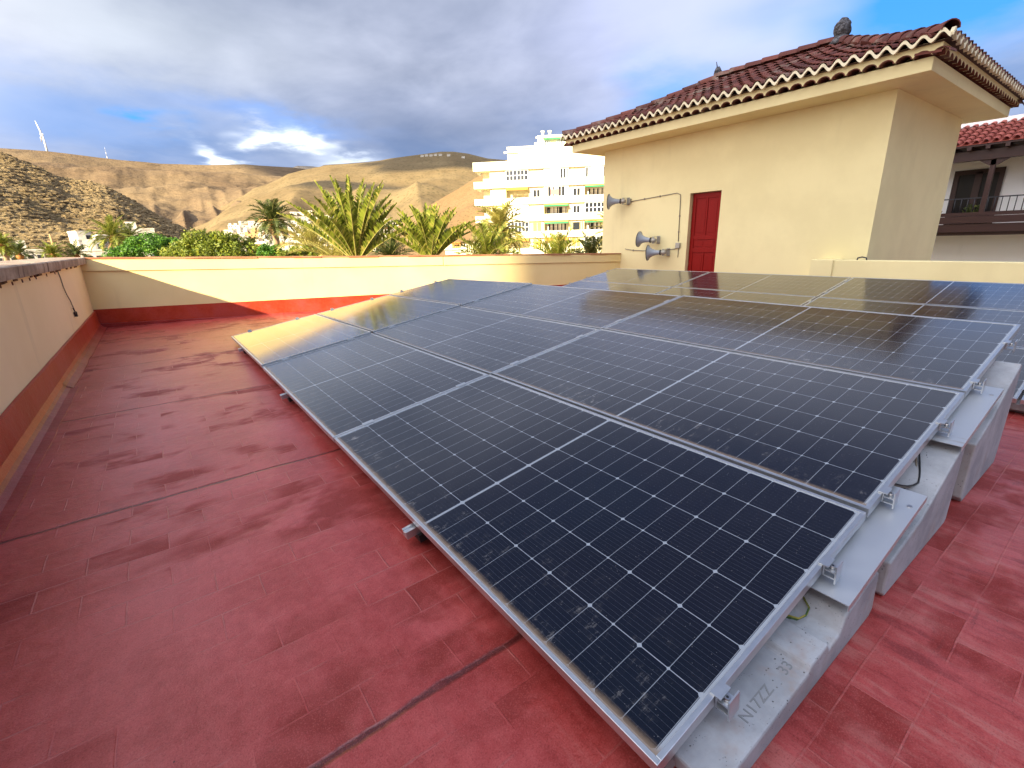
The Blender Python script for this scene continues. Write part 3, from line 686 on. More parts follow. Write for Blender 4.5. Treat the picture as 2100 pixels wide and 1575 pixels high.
g = MB(); s0 = -.25
while s0 < LT-.1:
    ln = random.uniform(.50, .62); s1 = min(s0+ln, LT); tl = random.uniform(-.004, .010); o = random.uniform(-.045, -.025)
    fseg(g, s0, s1, o, .28, ztop(s0)-.011, ztop(s1)-.011, ztop(s0)+.012+tl, ztop(s1)+.016-tl*.5); s0 = s1+.004
loc(g, BF).build('coping_tiles', M['terracotta_flat'], fw)

# hanging cable with a plug on the left parapet
hc = empty('hanging_cable', (-1.58, 7.6, .88)); tag(hc, 'thin dark cable with a loose plug hanging down the left parapet', 'cable')
pts = [(-1.588, 7.58, .885), (-1.586, 7.61, .80), (-1.586, 7.62, .70), (-1.584, 7.68, .60), (-1.582, 7.80, .52), (-1.580, 7.86, .42), (-1.580, 7.90, .34)]
g = MB(); g.tube([(a+1.58, b_-7.6, c_-.88) for a, b_, c_ in pts], .0065, 6); g.build('cord', M['cable_gray'], hc)
g = MB(); g.obox((0, .32, -.585), (1, 0, 0), (0, 1, 0), (0, 0, 1), .03, .05, .06); g.tube([(0, .30, -.52), (0, .24, -.47)], .008, 6); g.tube([(0, .31, -.54), (0, .38, -.53)], .008, 6); g.build('plug', M['black'], hc)

# ------------------------------------------------------------------ solar arrays
fr = MB(); T_ = .014; H_ = .035
fr.box(0, 0, -H_, T_, L, 0); fr.box(Wd-T_, 0, -H_, Wd, L, 0); fr.box(T_, 0, -H_, Wd-T_, T_, 0); fr.box(T_, L-T_, -H_, Wd-T_, L, 0)
gl = MB(); gl.quad((T_, T_, -.0025), (Wd-T_, T_, -.0025), (Wd-T_, L-T_, -.0025), (T_, L-T_, -.0025))
bk = MB(); bk.box(T_, T_, -.0095, Wd-T_, L-T_, -.0045)
def make_clamp(parent, v, side):      # side -1: near end, +1: far end; in panel space, clamp pressed over the frame edge
    y = 0 if side < 0 else L
    g = MB(); s = side
    def bb(x0, y0, z0, x1, y1, z1): g.box(x0, min(y+s*y0, y+s*y1), z0, x1, max(y+s*y0, y+s*y1), z1)
    bb(v-.022, -.012, .001, v+.022, .016, .005)         # lip over the frame
    bb(v-.022, .002, -.034, v+.022, .006, .001)
    bb(v-.022, .006, -.034, v+.022, .034, -.030)
    bb(v-.022, .034, -.050, v+.022, .038, .016)         # outer fin
    bb(v-.018, .006, -.016, v+.018, .033, -.011)
    c = g.build('end_clamp', M['aluminium'], parent)
    q = MB(); yy = y+s*.020; q.tube([(v, yy, -.011), (v, yy, -.001)], .0075, 10); q.build('bolt', M['steel'], c)
    q = MB(); q.tube([(v, yy, -.0012), (v, yy, -.0004)], .0035, 6); q.build('bolt_socket', M['black'], c)
def mid_clamp(parent, v):
    g = MB(); g.box(v-.035, L-.008, .001, v+.035, L+GAP+.008, .005); g.build('mid_clamp', M['aluminium'], parent)
    
rown = ['lowest row', 'middle row', 'top row']; coln = ['near end beside the concrete blocks', 'middle column', 'far end by the parapet']
first = None; panels = {}
def panel(x0, z0, tilt, i, k, label, group, near=True):
    global first
    st_ = Wd+GAP
    root = empty('solar_panel', (x0+i*st_*math.cos(tilt), k*(L+GAP), z0+i*st_*math.sin(tilt))); root.rotation_euler = (rad({0: .15, 1: -.35, 2: -1.15}.get(k, 0)) if x0 == 0 else 0, -tilt, 0)
    tag(root, label, 'solar panel', group)
    if first is None:
        a = fr.build('frame', M['aluminium'], root, bevel=.0012); b_ = gl.build('cell_glass', M['cells'], root, fix=False); c_ = bk.build('back_sheet', M['white_paint'], root); first = (a.data, b_.data, c_.data)
    else:
        for nm, me in zip(('frame', 'cell_glass', 'back_sheet'), first):
            o = bpy.data.objects.new(nm, me); col.objects.link(o); o.parent = root
    return root
for i in range(3):
    for k in range(3):
        r = panel(0, 0, TILT, i, k, 'front array solar panel, %s, %s' % (rown[i], coln[k]), 'solar panels of the front array')
        panels[(i, k)] = r
        ex = .24 if i == 0 else .13
        if k == 0:
            for v in (ex if i == 0 else .14, .82 if i == 0 else .78): make_clamp(r, v, -1)
        if k == 2:
            for v in (.24, .88): make_clamp(r, v, 1)
        if k < 2:
            for v in (.22, .90): mid_clamp(r, v)
T2 = rad(9.3); rown2 = ['lowest row', 'middle row', 'top row']; coln2 = {-1: 'at the right edge of the photo', 0: 'third column from the far parapet', 1: 'second column from the far parapet', 2: 'column nearest the far parapet'}
for i in range(3):
    for k in (-1, 0, 1, 2):
        r = panel(4.29, -.147, T2, i, k, 'back array solar panel, %s, %s' % (rown2[i], coln2[k]), 'solar panels of the back array')
        if k == 2:
            for v in (.24, .88): make_clamp(r, v, 1)
        else:
            for v in (.22, .90): mid_clamp(r, v)

# concrete blocks under the array: low nose, rising to a blunt rear end
def zpan(x, t=TILT, x0=0, z0=0): return z0+(x-x0)*math.tan(t)
def block(y0, y1, pts, name_label, group, detail=True):
    # pts: profile in xz, world coordinates, top line then floor
    base = (pts[0][0], (y0+y1)/2, zfloor(pts[0][0]))
    root = empty('concrete_block', base); tag(root, name_label, 'concrete block', group)
    g = MB(); g.prism([(x-base[0], z-base[2]) for x, z in pts], y0-base[1], y1-base[1]); o = g.build('body', M['concrete'], root, bevel=.007)
    return root, base
def prof(k):
    if k == 0:
        return [(.10, -.075), (.54, -.0486), (.552, -.028), (.66, -.022), (.675, -.052), (.745, -.046), (.775, .004), (.83, .020), (1.00, .047), (1.03, .03), (1.05, zfloor(1.05)+.02), (1.02, zfloor(1.02)+.001), (.16, ZF+.001), (.10, ZF+.03)]
    if k == 1:
        return [(1.15, .005), (1.30, .02), (1.48, .045), (1.56, .075), (1.80, .165), (1.93, .205), (1.965, .19), (1.975, zfloor(1.97)+.02), (1.95, zfloor(1.95)+.001), (1.17, zfloor(1.17)+.001), (1.15, zfloor(1.15)+.02)]
    return [(2.24, .12), (2.40, .16), (2.50, .18), (2.75, .29), (2.98, .375), (3.02, .36), (3.04, zfloor(3.04)+.02), (3.02, zfloor(3.02)+.001), (2.27, zfloor(2.27)+.001), (2.24, zfloor(2.24)+.03)]
bl = ['lowest grey concrete block, nearest the camera, with an engraved mark', 'middle grey concrete block stepping up behind the lowest one', 'tallest grey concrete block at the raised edge of the front array']
for k in range(3):
    r, base = block(-.088, .13, prof(k), bl[k], 'concrete ballast blocks at the near end of the array')
    if k == 0:
        cu = bpy.data.curves.new('engraved_number', 'FONT'); cu.body = "33"; cu.size = .075; cu.extrude = .0009
        tmp = bpy.data.objects.new('t', cu); col.objects.link(tmp); dg = bpy.context.evaluated_depsgraph_get(); me = bpy.data.meshes.new_from_object(tmp.evaluated_get(dg)); bpy.data.objects.remove(tmp)
        me.materials.clear(); me.materials.append(M['engraved'])
        o = bpy.data.objects.new('engraved_number', me); col.objects.link(o); o.parent = r
        sl = math.atan2(.03, .5)
        o.rotation_euler = (0, -sl, 0); o.location = (.49-base[0], -.052-base[1], zpan(0)-.0518-base[2]+.0006); o.scale = (.62, .50, .8)
        cu = bpy.data.curves.new('engraved_line', 'FONT'); cu.body = "N17ZZ"; cu.size = .075; cu.extrude = .0009
        tmp = bpy.data.objects.new('t', cu); col.objects.link(tmp); dg = bpy.context.evaluated_depsgraph_get(); me = bpy.data.meshes.new_from_object(tmp.evaluated_get(dg)); bpy.data.objects.remove(tmp)
        me.materials.clear(); me.materials.append(M['engraved'])
        o = bpy.data.objects.new('engraved_line', me); col.objects.link(o); o.parent = r
        o.rotation_euler = (0, -sl, 0); o.location = (.29-base[0], -.052-base[1], -.0636-base[2]+.0006); o.scale = (.60, .50, .8)
for j, y in enumerate((L+GAP/2, 2*(L+GAP)-GAP/2, 3*(L+GAP)-.06)):
    for k in range(3):
        block(y-.10, y+.10, prof(k), 'shaded concrete block under the front array, %s joint, %s one' % (['first', 'second', 'far'][j], ['lowest', 'middle', 'tallest'][k]), 'concrete ballast blocks under the array')
def prof2(k):
    o = 4.29; z0 = -.147
    return [(x-0+o, z-0+z0+.012) if z > zfloor(x)+.05 else (x+o, z-zfloor(x)+zfloor(x+o)) for x, z in prof(k)]
for j, y in enumerate((-L-GAP, 0, L+GAP/2, 2*(L+GAP), 3*(L+GAP)-.06)):
    for k in range(3):
        block(y-.10, y+.10, prof2(k), 'shaded concrete block under the back array, %s joint from the right, %s one' % (['first', 'second', 'third', 'fourth', 'fifth'][j], ['lowest', 'middle', 'tallest'][k]), 'concrete ballast blocks under the array')
# bent sheet plates bridging the blocks
for (xa, xb, lab) in ((.755, 1.43, 'flat metal plate bridging the lowest and middle concrete blocks'), (1.86, 2.54, 'flat metal plate bridging the middle and tallest concrete blocks')):
    zo = -.064
    root = empty('bridging_plate', (xa, 0, zpan(xa)+zo), 0); root.rotation_euler = (0, -TILT, 0); tag(root, lab, 'metal plate', 'metal plates bridging the concrete blocks')
    ln = (xb-xa)/math.cos(TILT)
    g = MB(); g.box(0, -.092, 0, ln, .12, .003); g.box(0, -.092, -.020, ln, -.0895, -.0001); g.build('sheet', M['sheet'], root)
    for x_, y_ in ((ln-.10, -.068), (ln-.16, .03)):
        g = MB(); g.tube([(x_, y_, .003), (x_, y_, .0055)], .008, 10); g.build('rivet', M['steel'], root)
# support rails poking out under the low edge
for j, y in enumerate((1.235, 3.62, 5.93)):
    root = empty('support_rail', (-.035, y, -.058)); root.rotation_euler = (0, -TILT, 0)
    tag(root, 'aluminium rail end poking out under the low edge, %s' % ['the one nearest the camera', 'second from the camera', 'the farthest one'][j], 'rail', 'support rails under the front array')
    g = MB(); g.prism([(-.02, -.036), (.02, -.036), (.02, 0), (.008, 0), (.008, -.008), (-.008, -.008), (-.008, 0), (-.02, 0)], 0, 3.5, 'yz'); g.build('rail', M['aluminium'], root, bevel=.001)
    g = MB(); g.box(.045, -.035, -.072, .12, .035, -.0365); g.build('rubber_foot', M['black'], root)
# cables and conduit below the near edge
co = empty('corrugated_conduit', (.10, .10, -.11)); tag(co, 'grey corrugated conduit coming out from under the near panel corner', 'conduit')
g = MB(); pts = []; rs = []
for i in range(60):
    t_ = i/59; pts.append((-.03+.12*t_, -.085+.25*t_, .03-.02*t_)); rs.append(.013 if i % 2 else .017)
g.tube(pts, rs, 10); g.build('conduit', M['corrugated'], co)
wi = empty('earth_wire', (.66, -.01, -.02)); tag(wi, 'green and yellow earth wire looped under the panel edge above the lowest block', 'wire')
for q, mm in enumerate(('wire_green', 'wire_yellow')):
    g = MB(); g.tube([(.0+q*.012, .06, -.005), (.03, .02-q*.005, -.01+q*.008), (.06+q*.006, .008, -.004), (.09, .012, .006), (.12, .05, .02)], .0028, 6); g.build('strand', M[mm], wi)
wi = empty('cable_bundle', (1.62, 0, .1)); tag(wi, 'dark cable bundle sagging below the panel edge by the middle block', 'cable')
for q in range(4):
    g = MB(); pts = [(-.16+.36*s_, .012+.01*q+.05*abs(s_-.5)-.035*math.sin(math.pi*s_), .055+.05*s_-(.07+.012*q)*math.sin(math.pi*s_)) for s_ in [z_/10 for z_ in range(11)]]
    g.tube(pts, .0035, 6); g.build('cable', M[('black', 'cable_gray', 'black', 'wire_green')[q]], wi)

# ------------------------------------------------------------------ tower with the tiled roof
TX0, TX1, TY0, TY1 = 9.3, 13.25, 2.65, 8.80
SX0, SX1, SY0, SY1 = 8.62, 13.95, 2.09, 9.30
tw = empty('roof_tower', (TX0, TY0, zfloor(9.3))); tag(tw, 'yellow rooftop building with a red door and a hipped tile roof', 'building'); BT = (TX0, TY0, zfloor(9.3))
DY0, DY1, DZ1, DZ0 = 5.46, 6.20, 1.965, zfloor(9.3)
g = MB(); g.box(TX0, TY0, -11, TX1, DY0, 3.21); g.box(TX0, DY1, -11, TX1, TY1, 3.21); g.box(TX0, DY0, DZ1, TX1, DY1, 3.21); g.box(TX0+.16, DY0, -11, TX1, DY1, DZ1); g.box(TX0, DY0, -11, TX0+.16, DY1, DZ0+.06)
# weld shared faces away by building as one mesh with boolean-free butts
loc(g, BT).build('wall', M['tower_wall'], tw)
g = MB(); g.box(SX0, SY0, 3.19, SX1, SY1, 3.365); loc(g, BT).build('eave_slab', M['tower_wall'], tw, bevel=.006)
dr = MB(); dr.box(TX0+.115, DY0+.01, DZ0+.07, TX0+.155, DY1-.01, DZ1-.01); dob = loc(dr, BT).build('door', M['door'], tw, bevel=.003)
g = MB()
xa = TX0+.098; wy = (DY1-DY0-.02)
def rail_(y0, y1, z0, z1): g.box(xa, y0, z0, TX0+.117, y1, z1)
zs = [DZ0+.07, DZ0+.30, DZ0+.36, DZ0+.78, DZ0+.86, DZ0+1.28, DZ0+1.36, DZ0+1.55, DZ0+1.62, DZ1-.12, DZ1-.01]
rail_(DY0+.012, DY0+.10, DZ0+.07, DZ1-.012); rail_(DY1-.10, DY1-.012, DZ0+.07, DZ1-.012)
for z0, z1 in ((DZ0+.07, DZ0+.22), (DZ0+.62, DZ0+.74), (DZ0+1.20, DZ0+1.29), (DZ0+1.48, DZ0+1.57), (DZ1-.12, DZ1-.012)): rail_(DY0+.10, DY1-.10, z0, z1)
ym = (DY0+DY1)/2
for z0, z1 in ((DZ0+.28, DZ0+.57), (DZ0+.80, DZ0+1.14), (DZ0+1.33, DZ0+1.45), (DZ0+1.63, DZ1-.17)):
    for ya, yb in ((DY0+.13, ym-.03), (ym+.03, DY1-.13)): g.box(xa+.010, ya, z0, TX0+.117, yb, z1)
for z0, z1 in ((DZ0+.22, DZ0+.62), (DZ0+.74, DZ0+1.2), (DZ0+1.57, DZ1-.12)): g.box(xa+.002, ym-.02, z0, TX0+.117, ym+.02, z1)
loc(g, BT).build('panelling', M['door'], dob, bevel=.004)
g = MB(); g.tube([(xa, ym+.02, DZ0+.68), (xa-.03, ym+.02, DZ0+.68), (xa-.045, ym+.02, DZ0+.68)], [.018, .010, .024], 10); loc(g, BT).build('knob', M['steel'], dob)

# --- hipped barrel tile roof: real tiles
EX0, EX1, EY0, EY1 = 8.42, 14.12, 1.90, 9.50; ZE = 3.50; RUN = (EX1-EX0)/2; SLP = (4.63-ZE)/RUN; HEND = 2.48
PER = .206; ROW = .40
ct = math.cos(math.atan(SLP)); sn_ = math.sin(math.atan(SLP))
def rz_(d, run=None):            # flared hipped roof: shallower at the eaves
    q = min(1.0, d/(run or RUN)); return RUN*SLP*q*(.74+.26*q)
def slope_tiles(g, pan, base_m, O, e, inn, Wt, run, kh):
    """O eave corner, e along the eave, inn inward horizontal; hips at 45 degrees in plan"""
    e = Vector(e); inn = Vector(inn); up = Vector((0, 0, 1))
    nrow = int(run/ct/(ROW*.86))+1; cols_ = int(Wt/PER)
    pofs = (Wt-cols_*PER)/2
    for r_ in range(nrow):
        d0 = r_*ROW*.86*ct; dh = d0+ROW*.5*ct; P0 = inn*d0+up*rz_(d0, run); P1 = inn*(d0+ROW*ct)+up*rz_(min(run, d0+ROW*ct), run); sdir = (P1-P0).normalized(); nn = e.cross(sdir).normalized()
        if nn.z < 0: nn = -nn
        for c_ in range(cols_+1):
            u = pofs+c_*PER
            if u < dh*kh-.05 or u > Wt-dh*kh+.05 or dh > run+.02: continue
            lift = .035; R0, R1 = .080+random.uniform(-.004, .004), .062
            ang = random.uniform(-.02, .02); O2 = Vector(O)+e*u
            a_ = O2+P0+nn*(lift+.012); b_ = O2+P0+sdir*ROW+nn*(lift-.012)+e*ang*ROW
            # where the tile would stick out through the hip, shorten it
            n = 7; bi = len(g.v)
            for (p_, R) in ((a_, R0), (b_, R1)):
                for th_ in (0, .012):
                    for q in range(n):
                        t_ = math.pi*q/(n-1); g.v.append(tuple(p_+e*math.cos(t_)*(R-th_)+nn*math.sin(t_)*(R-th_)*.85))
            for q in range(n-1):
                g.f.append((bi+q, bi+q+1, bi+2*n+q+1, bi+2*n+q)); g.f.append((bi+n+q, bi+q, bi+q+1, bi+n+q+1)[::-1])
                g.sm.append(len(g.f)-2)
        for c_ in range(cols_):
            u = pofs+(c_+.5)*PER
            if u < dh*kh-.1 or u > Wt-dh*kh+.1 or dh > run+.02: continue
            a_ = Vector(O)+e*u+P0+nn*.055; b_ = Vector(O)+e*u+P0+sdir*ROW+nn*.030
            n = 5; bi = len(pan.v)
            for (p_, R) in ((a_, .064), (b_, .078)):
                for q in range(n):
                    t_ = math.pi+math.pi*q/(n-1); pan.v.append(tuple(p_+e*math.cos(t_)*R+nn*math.sin(t_)*R*.7))
            for q in range(n-1): pan.f.append((bi+q, bi+q+1, bi+n+q+1, bi+n+q)); pan.sm.append(len(pan.f)-1)
g = MB(); pn = MB()
KH = HEND/RUN
slope_tiles(g, pn, None, (EX0, EY0, ZE), (0, 1, 0), (1, 0, 0), EY1-EY0, RUN, KH)
slope_tiles(g, pn, None, (EX1, EY0, ZE), (0, 1, 0), (-1, 0, 0), EY1-EY0, RUN, KH)
slope_tiles(g, pn, None, (EX0, EY0, ZE), (1, 0, 0), (0, 1, 0), EX1-EX0, HEND, 1/KH)
slope_tiles(g, pn, None, (EX0, EY1, ZE), (1, 0, 0), (0, -1, 0), EX1-EX0, HEND, 1/KH)
ro = loc(g, BT).build('roof', M['roof_tile'], tw, fix=False)
loc(pn, BT).build('pan_tiles', M['roof_tile'], ro, fix=False)
g = MB(); XM = (EX0+EX1)/2; RY0, RY1 = EY0+HEND, EY1-HEND; ZR = ZE+RUN*SLP-.012; zb_ = ZE-.012
def rring(q): d_ = q*RUN; d2 = q*HEND; zz = zb_+rz_(d_); return [(EX0+d_, EY0+d2, zz), (EX1-d_, EY0+d2, zz), (EX1-d_, EY1-d2, zz), (EX0+d_, EY1-d2, zz)]
for q in range(8):
    A_, B_ = rring(q/8), rring((q+1)/8)
    for k in range(4): g.quad(A_[k], A_[(k+1) % 4], B_[(k+1) % 4], B_[k])
g.quad(*rring(0))
loc(g, BT).build('roof_base', M['roof_base'], ro)
# hip and ridge tiles, overlapping
g = MB()
def hip_line(a, b_, fixn=0):
    a = Vector(a); b_ = Vector(b_); L_ = (b_-a).length; n_ = fixn or max(2, int(L_/.36)); dd = (b_-a).normalized(); sdv = dd.cross(Vector((0, 0, 1))).normalized(); u_ = sdv.cross(dd)
    for i in range(n_):
        p0 = a+dd*(i*L_/n_-.03); p1 = a+dd*((i+1)*L_/n_+.04); bi = len(g.v); n = 8
        for (p_, R, lf) in ((p0, .112, .060), (p1, .098, .042)):
            for th_ in (0, .014):
                for q in range(n):
                    t_ = math.pi*q/(n-1); g.v.append(tuple(p_+sdv*math.cos(t_)*(R-th_)+u_*(math.sin(t_)*(R-th_)+lf-.03)))
        for q in range(n-1):
            g.f.append((bi+q, bi+q+1, bi+2*n+q+1, bi+2*n+q)); g.sm.append(len(g.f)-1); g.f.append((bi+n+q, bi+q, bi+q+1, bi+n+q+1)[::-1])
zz_ = ZE+.05; ZRi = ZE+RUN*SLP+.06
for cx, cy, ry in ((EX0, EY0, RY0), (EX1, EY0, RY0), (EX0, EY1, RY1), (EX1, EY1, RY1)):
    nh = 10; hp = []
    for q in range(nh+1):
        s_ = .02+.98*q/nh; hp.append(Vector((cx+(XM-cx)*s_, cy+(ry-cy)*s_, ZE+rz_(s_*RUN)+.045+(.02*(1-s_/.12) if s_ < .12 else 0))))
    for q in range(nh): hip_line(hp[q], hp[q+1], 1)
hip_line((XM, RY1, ZRi), (XM, RY0, ZRi))
loc(g, BT).build('ridge_tiles', M['roof_tile'], ro, fix=False)
# cream wavy mortar edge, the fascia and the lower scalloped course
def wave_edge(g, p0, e, out, Wt):
    e = Vector(e); out = Vector(out); p0 = Vector(p0); n = int(Wt/PER*12); cols_ = int(Wt/PER); po = (Wt-cols_*PER)/2; prev = None
    for i in range(n+1):
        u = Wt*i/n; ph = (u-po)/PER*2*math.pi; z = .045*math.cos(ph)+.008*math.sin(u*7); th_ = .024
        lift = .03*max(0, 1-min(u, Wt-u)/.45)**2
        a = p0+e*u+Vector((0, 0, z+.03+lift)); ring = [a-Vector((0, 0, th_))+out*-.02, a-Vector((0, 0, th_))+out*.028, a+Vector((0, 0, th_))+out*.022, a+Vector((0, 0, th_))-out*.02]
        if prev:
            for k in range(4): g.quad(prev[k], prev[(k+1) % 4], ring[(k+1) % 4], ring[k])
        else: g.quad(*ring)
        prev = ring
    g.quad(*prev)
g = MB()
for p0, e, out, Wt in (((EX0, EY0, ZE), (0, 1, 0), (-1, 0, 0), EY1-EY0), ((EX0, EY0, ZE), (1, 0, 0), (0, -1, 0), EX1-EX0), ((EX1, EY0, ZE), (0, 1, 0), (1, 0, 0), EY1-EY0), ((EX0, EY1, ZE), (1, 0, 0), (0, 1, 0), EX1-EX0)): wave_edge(g, p0, e, out, Wt)
loc(g, BT).build('mortar_edge', M['cream_mortar'], ro)
g = MB()
def fascia(g, p0, e, out, Wt):
    e = Vector(e); out = Vector(out); p0 = Vector(p0); pr = .206; n_ = int(Wt/pr); m_ = 8; po = (Wt-n_*pr)/2; us = [0.0]
    for i in range(n_*m_+1): us.append(po+pr*(-.5)+i*pr/m_ + pr*.5)
    us = sorted(set([round(min(max(u, 0), Wt), 4) for u in us]+[Wt])); prev = None
    for u in us:
        x_ = ((u-po)/pr+.5) % 1.0-.5; a_ = abs(x_)*pr; zb = 3.362+(math.sqrt(max(0, .094**2-a_*a_))*.74 if a_ < .094 else 0)
        f_ = p0+e*u; r_ = [(f_.x, f_.y, zb), (f_.x, f_.y, 3.515), tuple((f_-out*.06).xy)+(3.515,), tuple((f_-out*.06).xy)+(zb,)]
        if prev:
            for k in range(4): g.quad(prev[k], prev[(k+1) % 4], r_[(k+1) % 4], r_[k])
        prev = r_
o_ = .085
fascia(g, (EX0+o_, EY0+o_, 0), (0, 1, 0), (-1, 0, 0), EY1-EY0-2*o_); fascia(g, (EX0+o_, EY0+o_, 0), (1, 0, 0), (0, -1, 0), EX1-EX0-2*o_)
fascia(g, (EX1-o_, EY0+o_, 0), (0, 1, 0), (1, 0, 0), EY1-EY0-2*o_); fascia(g, (EX0+o_, EY1-o_, 0), (1, 0, 0), (0, 1, 0), EX1-EX0-2*o_)
g.box(EX0+.15, EY0+.15, 3.47, EX1-.15, EY1-.15, 3.514)
loc(g, BT).build('eave_fascia', M['tower_wall'], tw)
def scallop(g, p0, e, out, Wt):
    e = Vector(e); out = Vector(out); p0 = Vector(p0); pr = .206; n_ = int(Wt/pr)
    for i in range(n_+1):
        c_ = p0+e*(Wt-n_*pr)/2+e*i*pr; bi = len(g.v); n = 7
        for dpt in (.0, -.30):
            for R in (.098, .082):
                for q in range(n):
                    t_ = math.pi*q/(n-1); g.v.append(tuple(c_+out*dpt+e*math.cos(t_)*R+Vector((0, 0, math.sin(t_)*R*.72+(.0 if dpt == 0 else .03)))))
        for q in range(n-1):
            g.f.append((bi+q, bi+q+1, bi+n+q+1, bi+n+q)); g.f.append((bi+n+q, bi+n+q+1, bi+3*n+q+1, bi+3*n+q)); g.f.append((bi+q, bi+2*n+q, bi+2*n+q+1, bi+q+1))
g = MB(); zq = 3.362; o_ = .088
scallop(g, (EX0+o_, EY0+o_, zq), (0, 1, 0), (-1, 0, 0), EY1-EY0-2*o_); scallop(g, (EX0+o_, EY0+o_, zq), (1, 0, 0), (0, -1, 0), EX1-EX0-2*o_)
scallop(g, (EX1-o_, EY0+o_, zq), (0, 1, 0), (1, 0, 0), EY1-EY0-2*o_); scallop(g, (EX0+o_, EY1-o_, zq), (1, 0, 0), (0, 1, 0), EX1-EX0-2*o_)
loc(g, BT).build('scalloped_course', M['roof_tile'], tw)
# stone finials
def finial(y, s, spike, lab):
    root = empty('finial', (XM, y, ZRi+.05)); tag(root, lab, 'finial', None)
    bm = bmesh.new(); bmesh.ops.create_icosphere(bm, subdivisions=4, radius=1)
    for v in bm.verts:
        q = v.co.copy(); z = q.z; k = 1.0 if z > -.2 else 1-.35*(-.2-z)
        r_ = 1+.16*noise.fractal(q*2.2+Vector((y, 0, 0)), 1, 2, 4)
        v.co = Vector((q.x*.85*k*r_, q.y*.85*k*r_, (q.z*1.05*r_)+.85))*s
        if z > .75: v.co += Vector((-.06, -.10, .16))*s*(z-.75)*4
    me = bpy.data.meshes.new('stone'); bm.to_mesh(me); bm.free(); me.materials.append(M['lava'])
    o = bpy.data.objects.new('stone', me); col.objects.link(o); o.parent = root
    g = MB(); g.tube([(0, 0, -.12), (0, 0, .25*s)], [s*1.35, s*.7], 10); g.build('mortar_foot', M['lava'], root)
    if spike: g = MB(); g.tube([(0, 0, 1.2*s), (-.01, .05, 3.2*s)], [.02, .008], 5); g.build('spike', M['lava'], root)
finial(RY0, .175, False, 'large dark stone finial on the near peak of the tiled roof')
finial(RY1, .10, True, 'small dark stone finial with a spike at the far end of the tiled ridge')

# ------------------------------------------------------------------ horn loudspeakers
def horn(name_lab, y, z, tx, tz, s=1.0, x=9.05):
    """mouth faces the far parapet (+Y) and slightly out"""
    root = empty('horn_loudspeaker', (TX0, y, z)); tag(root, name_lab, 'loudspeaker', 'horn loudspeakers on the yellow wall')
    ax = Vector((tx, 1, tz)).normalized(); c0 = Vector((x-TX0, 0, 0))
    prof = [(0, .045), (.04, .05), (.12, .062), (.19, .085), (.25, .125), (.285, .168), (.292, .178)]
    g = MB(); g.tube([c0+ax*(a*s) for a, r in prof], [r*s for a, r in prof], 28, caps=False); g.tube([c0+ax*(a*s) for a, r in reversed(prof)], [(r-.006)*s for a, r in reversed(prof)], 28, caps=False)
    b_ = g.build('horn_bell', M['horn_gray'], root, smooth=True, fix=False)
    g = MB(); g.tube([c0+ax*.286*s, c0+ax*.302*s], [.184*s, .184*s], 28, caps=False); g.tube([c0+ax*.302*s, c0+ax*.286*s], [.168*s, .168*s], 28, caps=False)
    rr = MB()
    bi = 0
    g.build('rim', M['dark_inside'], b_)
    g = MB(); g.tube([c0-ax*.0, c0+ax*.13*s], [.03*s, .045*s], 16); g.build('phase_plug', M['dark_inside'], root)
    g = MB(); g.tube([c0-ax*.012*s, c0+ax*.012*s], [.062*s, .062*s], 20); g.build('collar', M['dark_inside'], root)
    g = MB(); g.tube([c0-ax*.012*s, c0-ax*.10*s, c0-ax*.135*s], [.05*s, .052*s, .04*s], 18); g.build('driver', M['horn_body'], root)
    g = MB(); m_ = c0-ax*.06*s
    g.obox(m_+Vector((0, 0, -.075*s)), (1, 0, 0), (0, 1, 0), (0, 0, 1), .012, .05, .15*s); g.box(m_.x, -.05*s-.02, -.078*s, .0, .02-.05*s, -.068*s); g.box(m_.x, -.05*s-.02, .068*s, .0, .02-.05*s, .078*s); g.box(-.012, -.09, -.09*s, -.001, .0, .09*s)
    g.build('bracket', M['horn_body'], root)
    return root
horn('grey horn loudspeaker mounted alone, highest on the yellow wall', 8.00, 1.93, -.55, .02)
horn('grey horn loudspeaker in the lower pair, the upper one', 7.02, .985, -.28, .10)
horn('grey horn loudspeaker in the lower pair, the bottom one nearest the door', 6.72, .70, -.40, -.02)
wx = -.012
wr_ = empty('wall_conduit', (TX0, 7, 1.3)); tag(wr_, 'thin grey conduit joining the loudspeakers on the yellow wall', 'conduit')
cdp = [(wx, .86, .62), (wx, .45, .645), (wx, -.46, .70), (wx, -.55, .66), (wx, -.56, .5), (wx, -.58, -.36)]
g = MB(); g.tube(cdp, .009, 8); g.tube([(wx, -.58, -.50), (wx, -.50, -.53), (wx, .05, -.58), (wx, .7, -.56), (wx, .95, -.535), (wx, .99, -.52)], .009, 8); g.tube([(wx, -.60, -.5), (wx, -.60, -.72)], .008, 8); g.build('pipe', M['cable_gray'], wr_)
g = MB(); g.box(-.055, -.645, -.51, -.001, -.535, -.39); g.build('junction_box', M['horn_body'], wr_, bevel=.006)
g = MB(); g.box(-.055, .86, .57, -.001, .96, .69); g.build('junction_box', M['horn_body'], wr_, bevel=.006)
for y_, z_ in ((.45, .645), (0, .67), (-.57, .2), (-.575, -.15), (.72, -.56), (.3, -.57)):
    g = MB(); g.box(-.024, y_-.012, z_-.02, -.001, y_+.012, z_+.02); g.build('clip', M['cable_gray'], wr_)

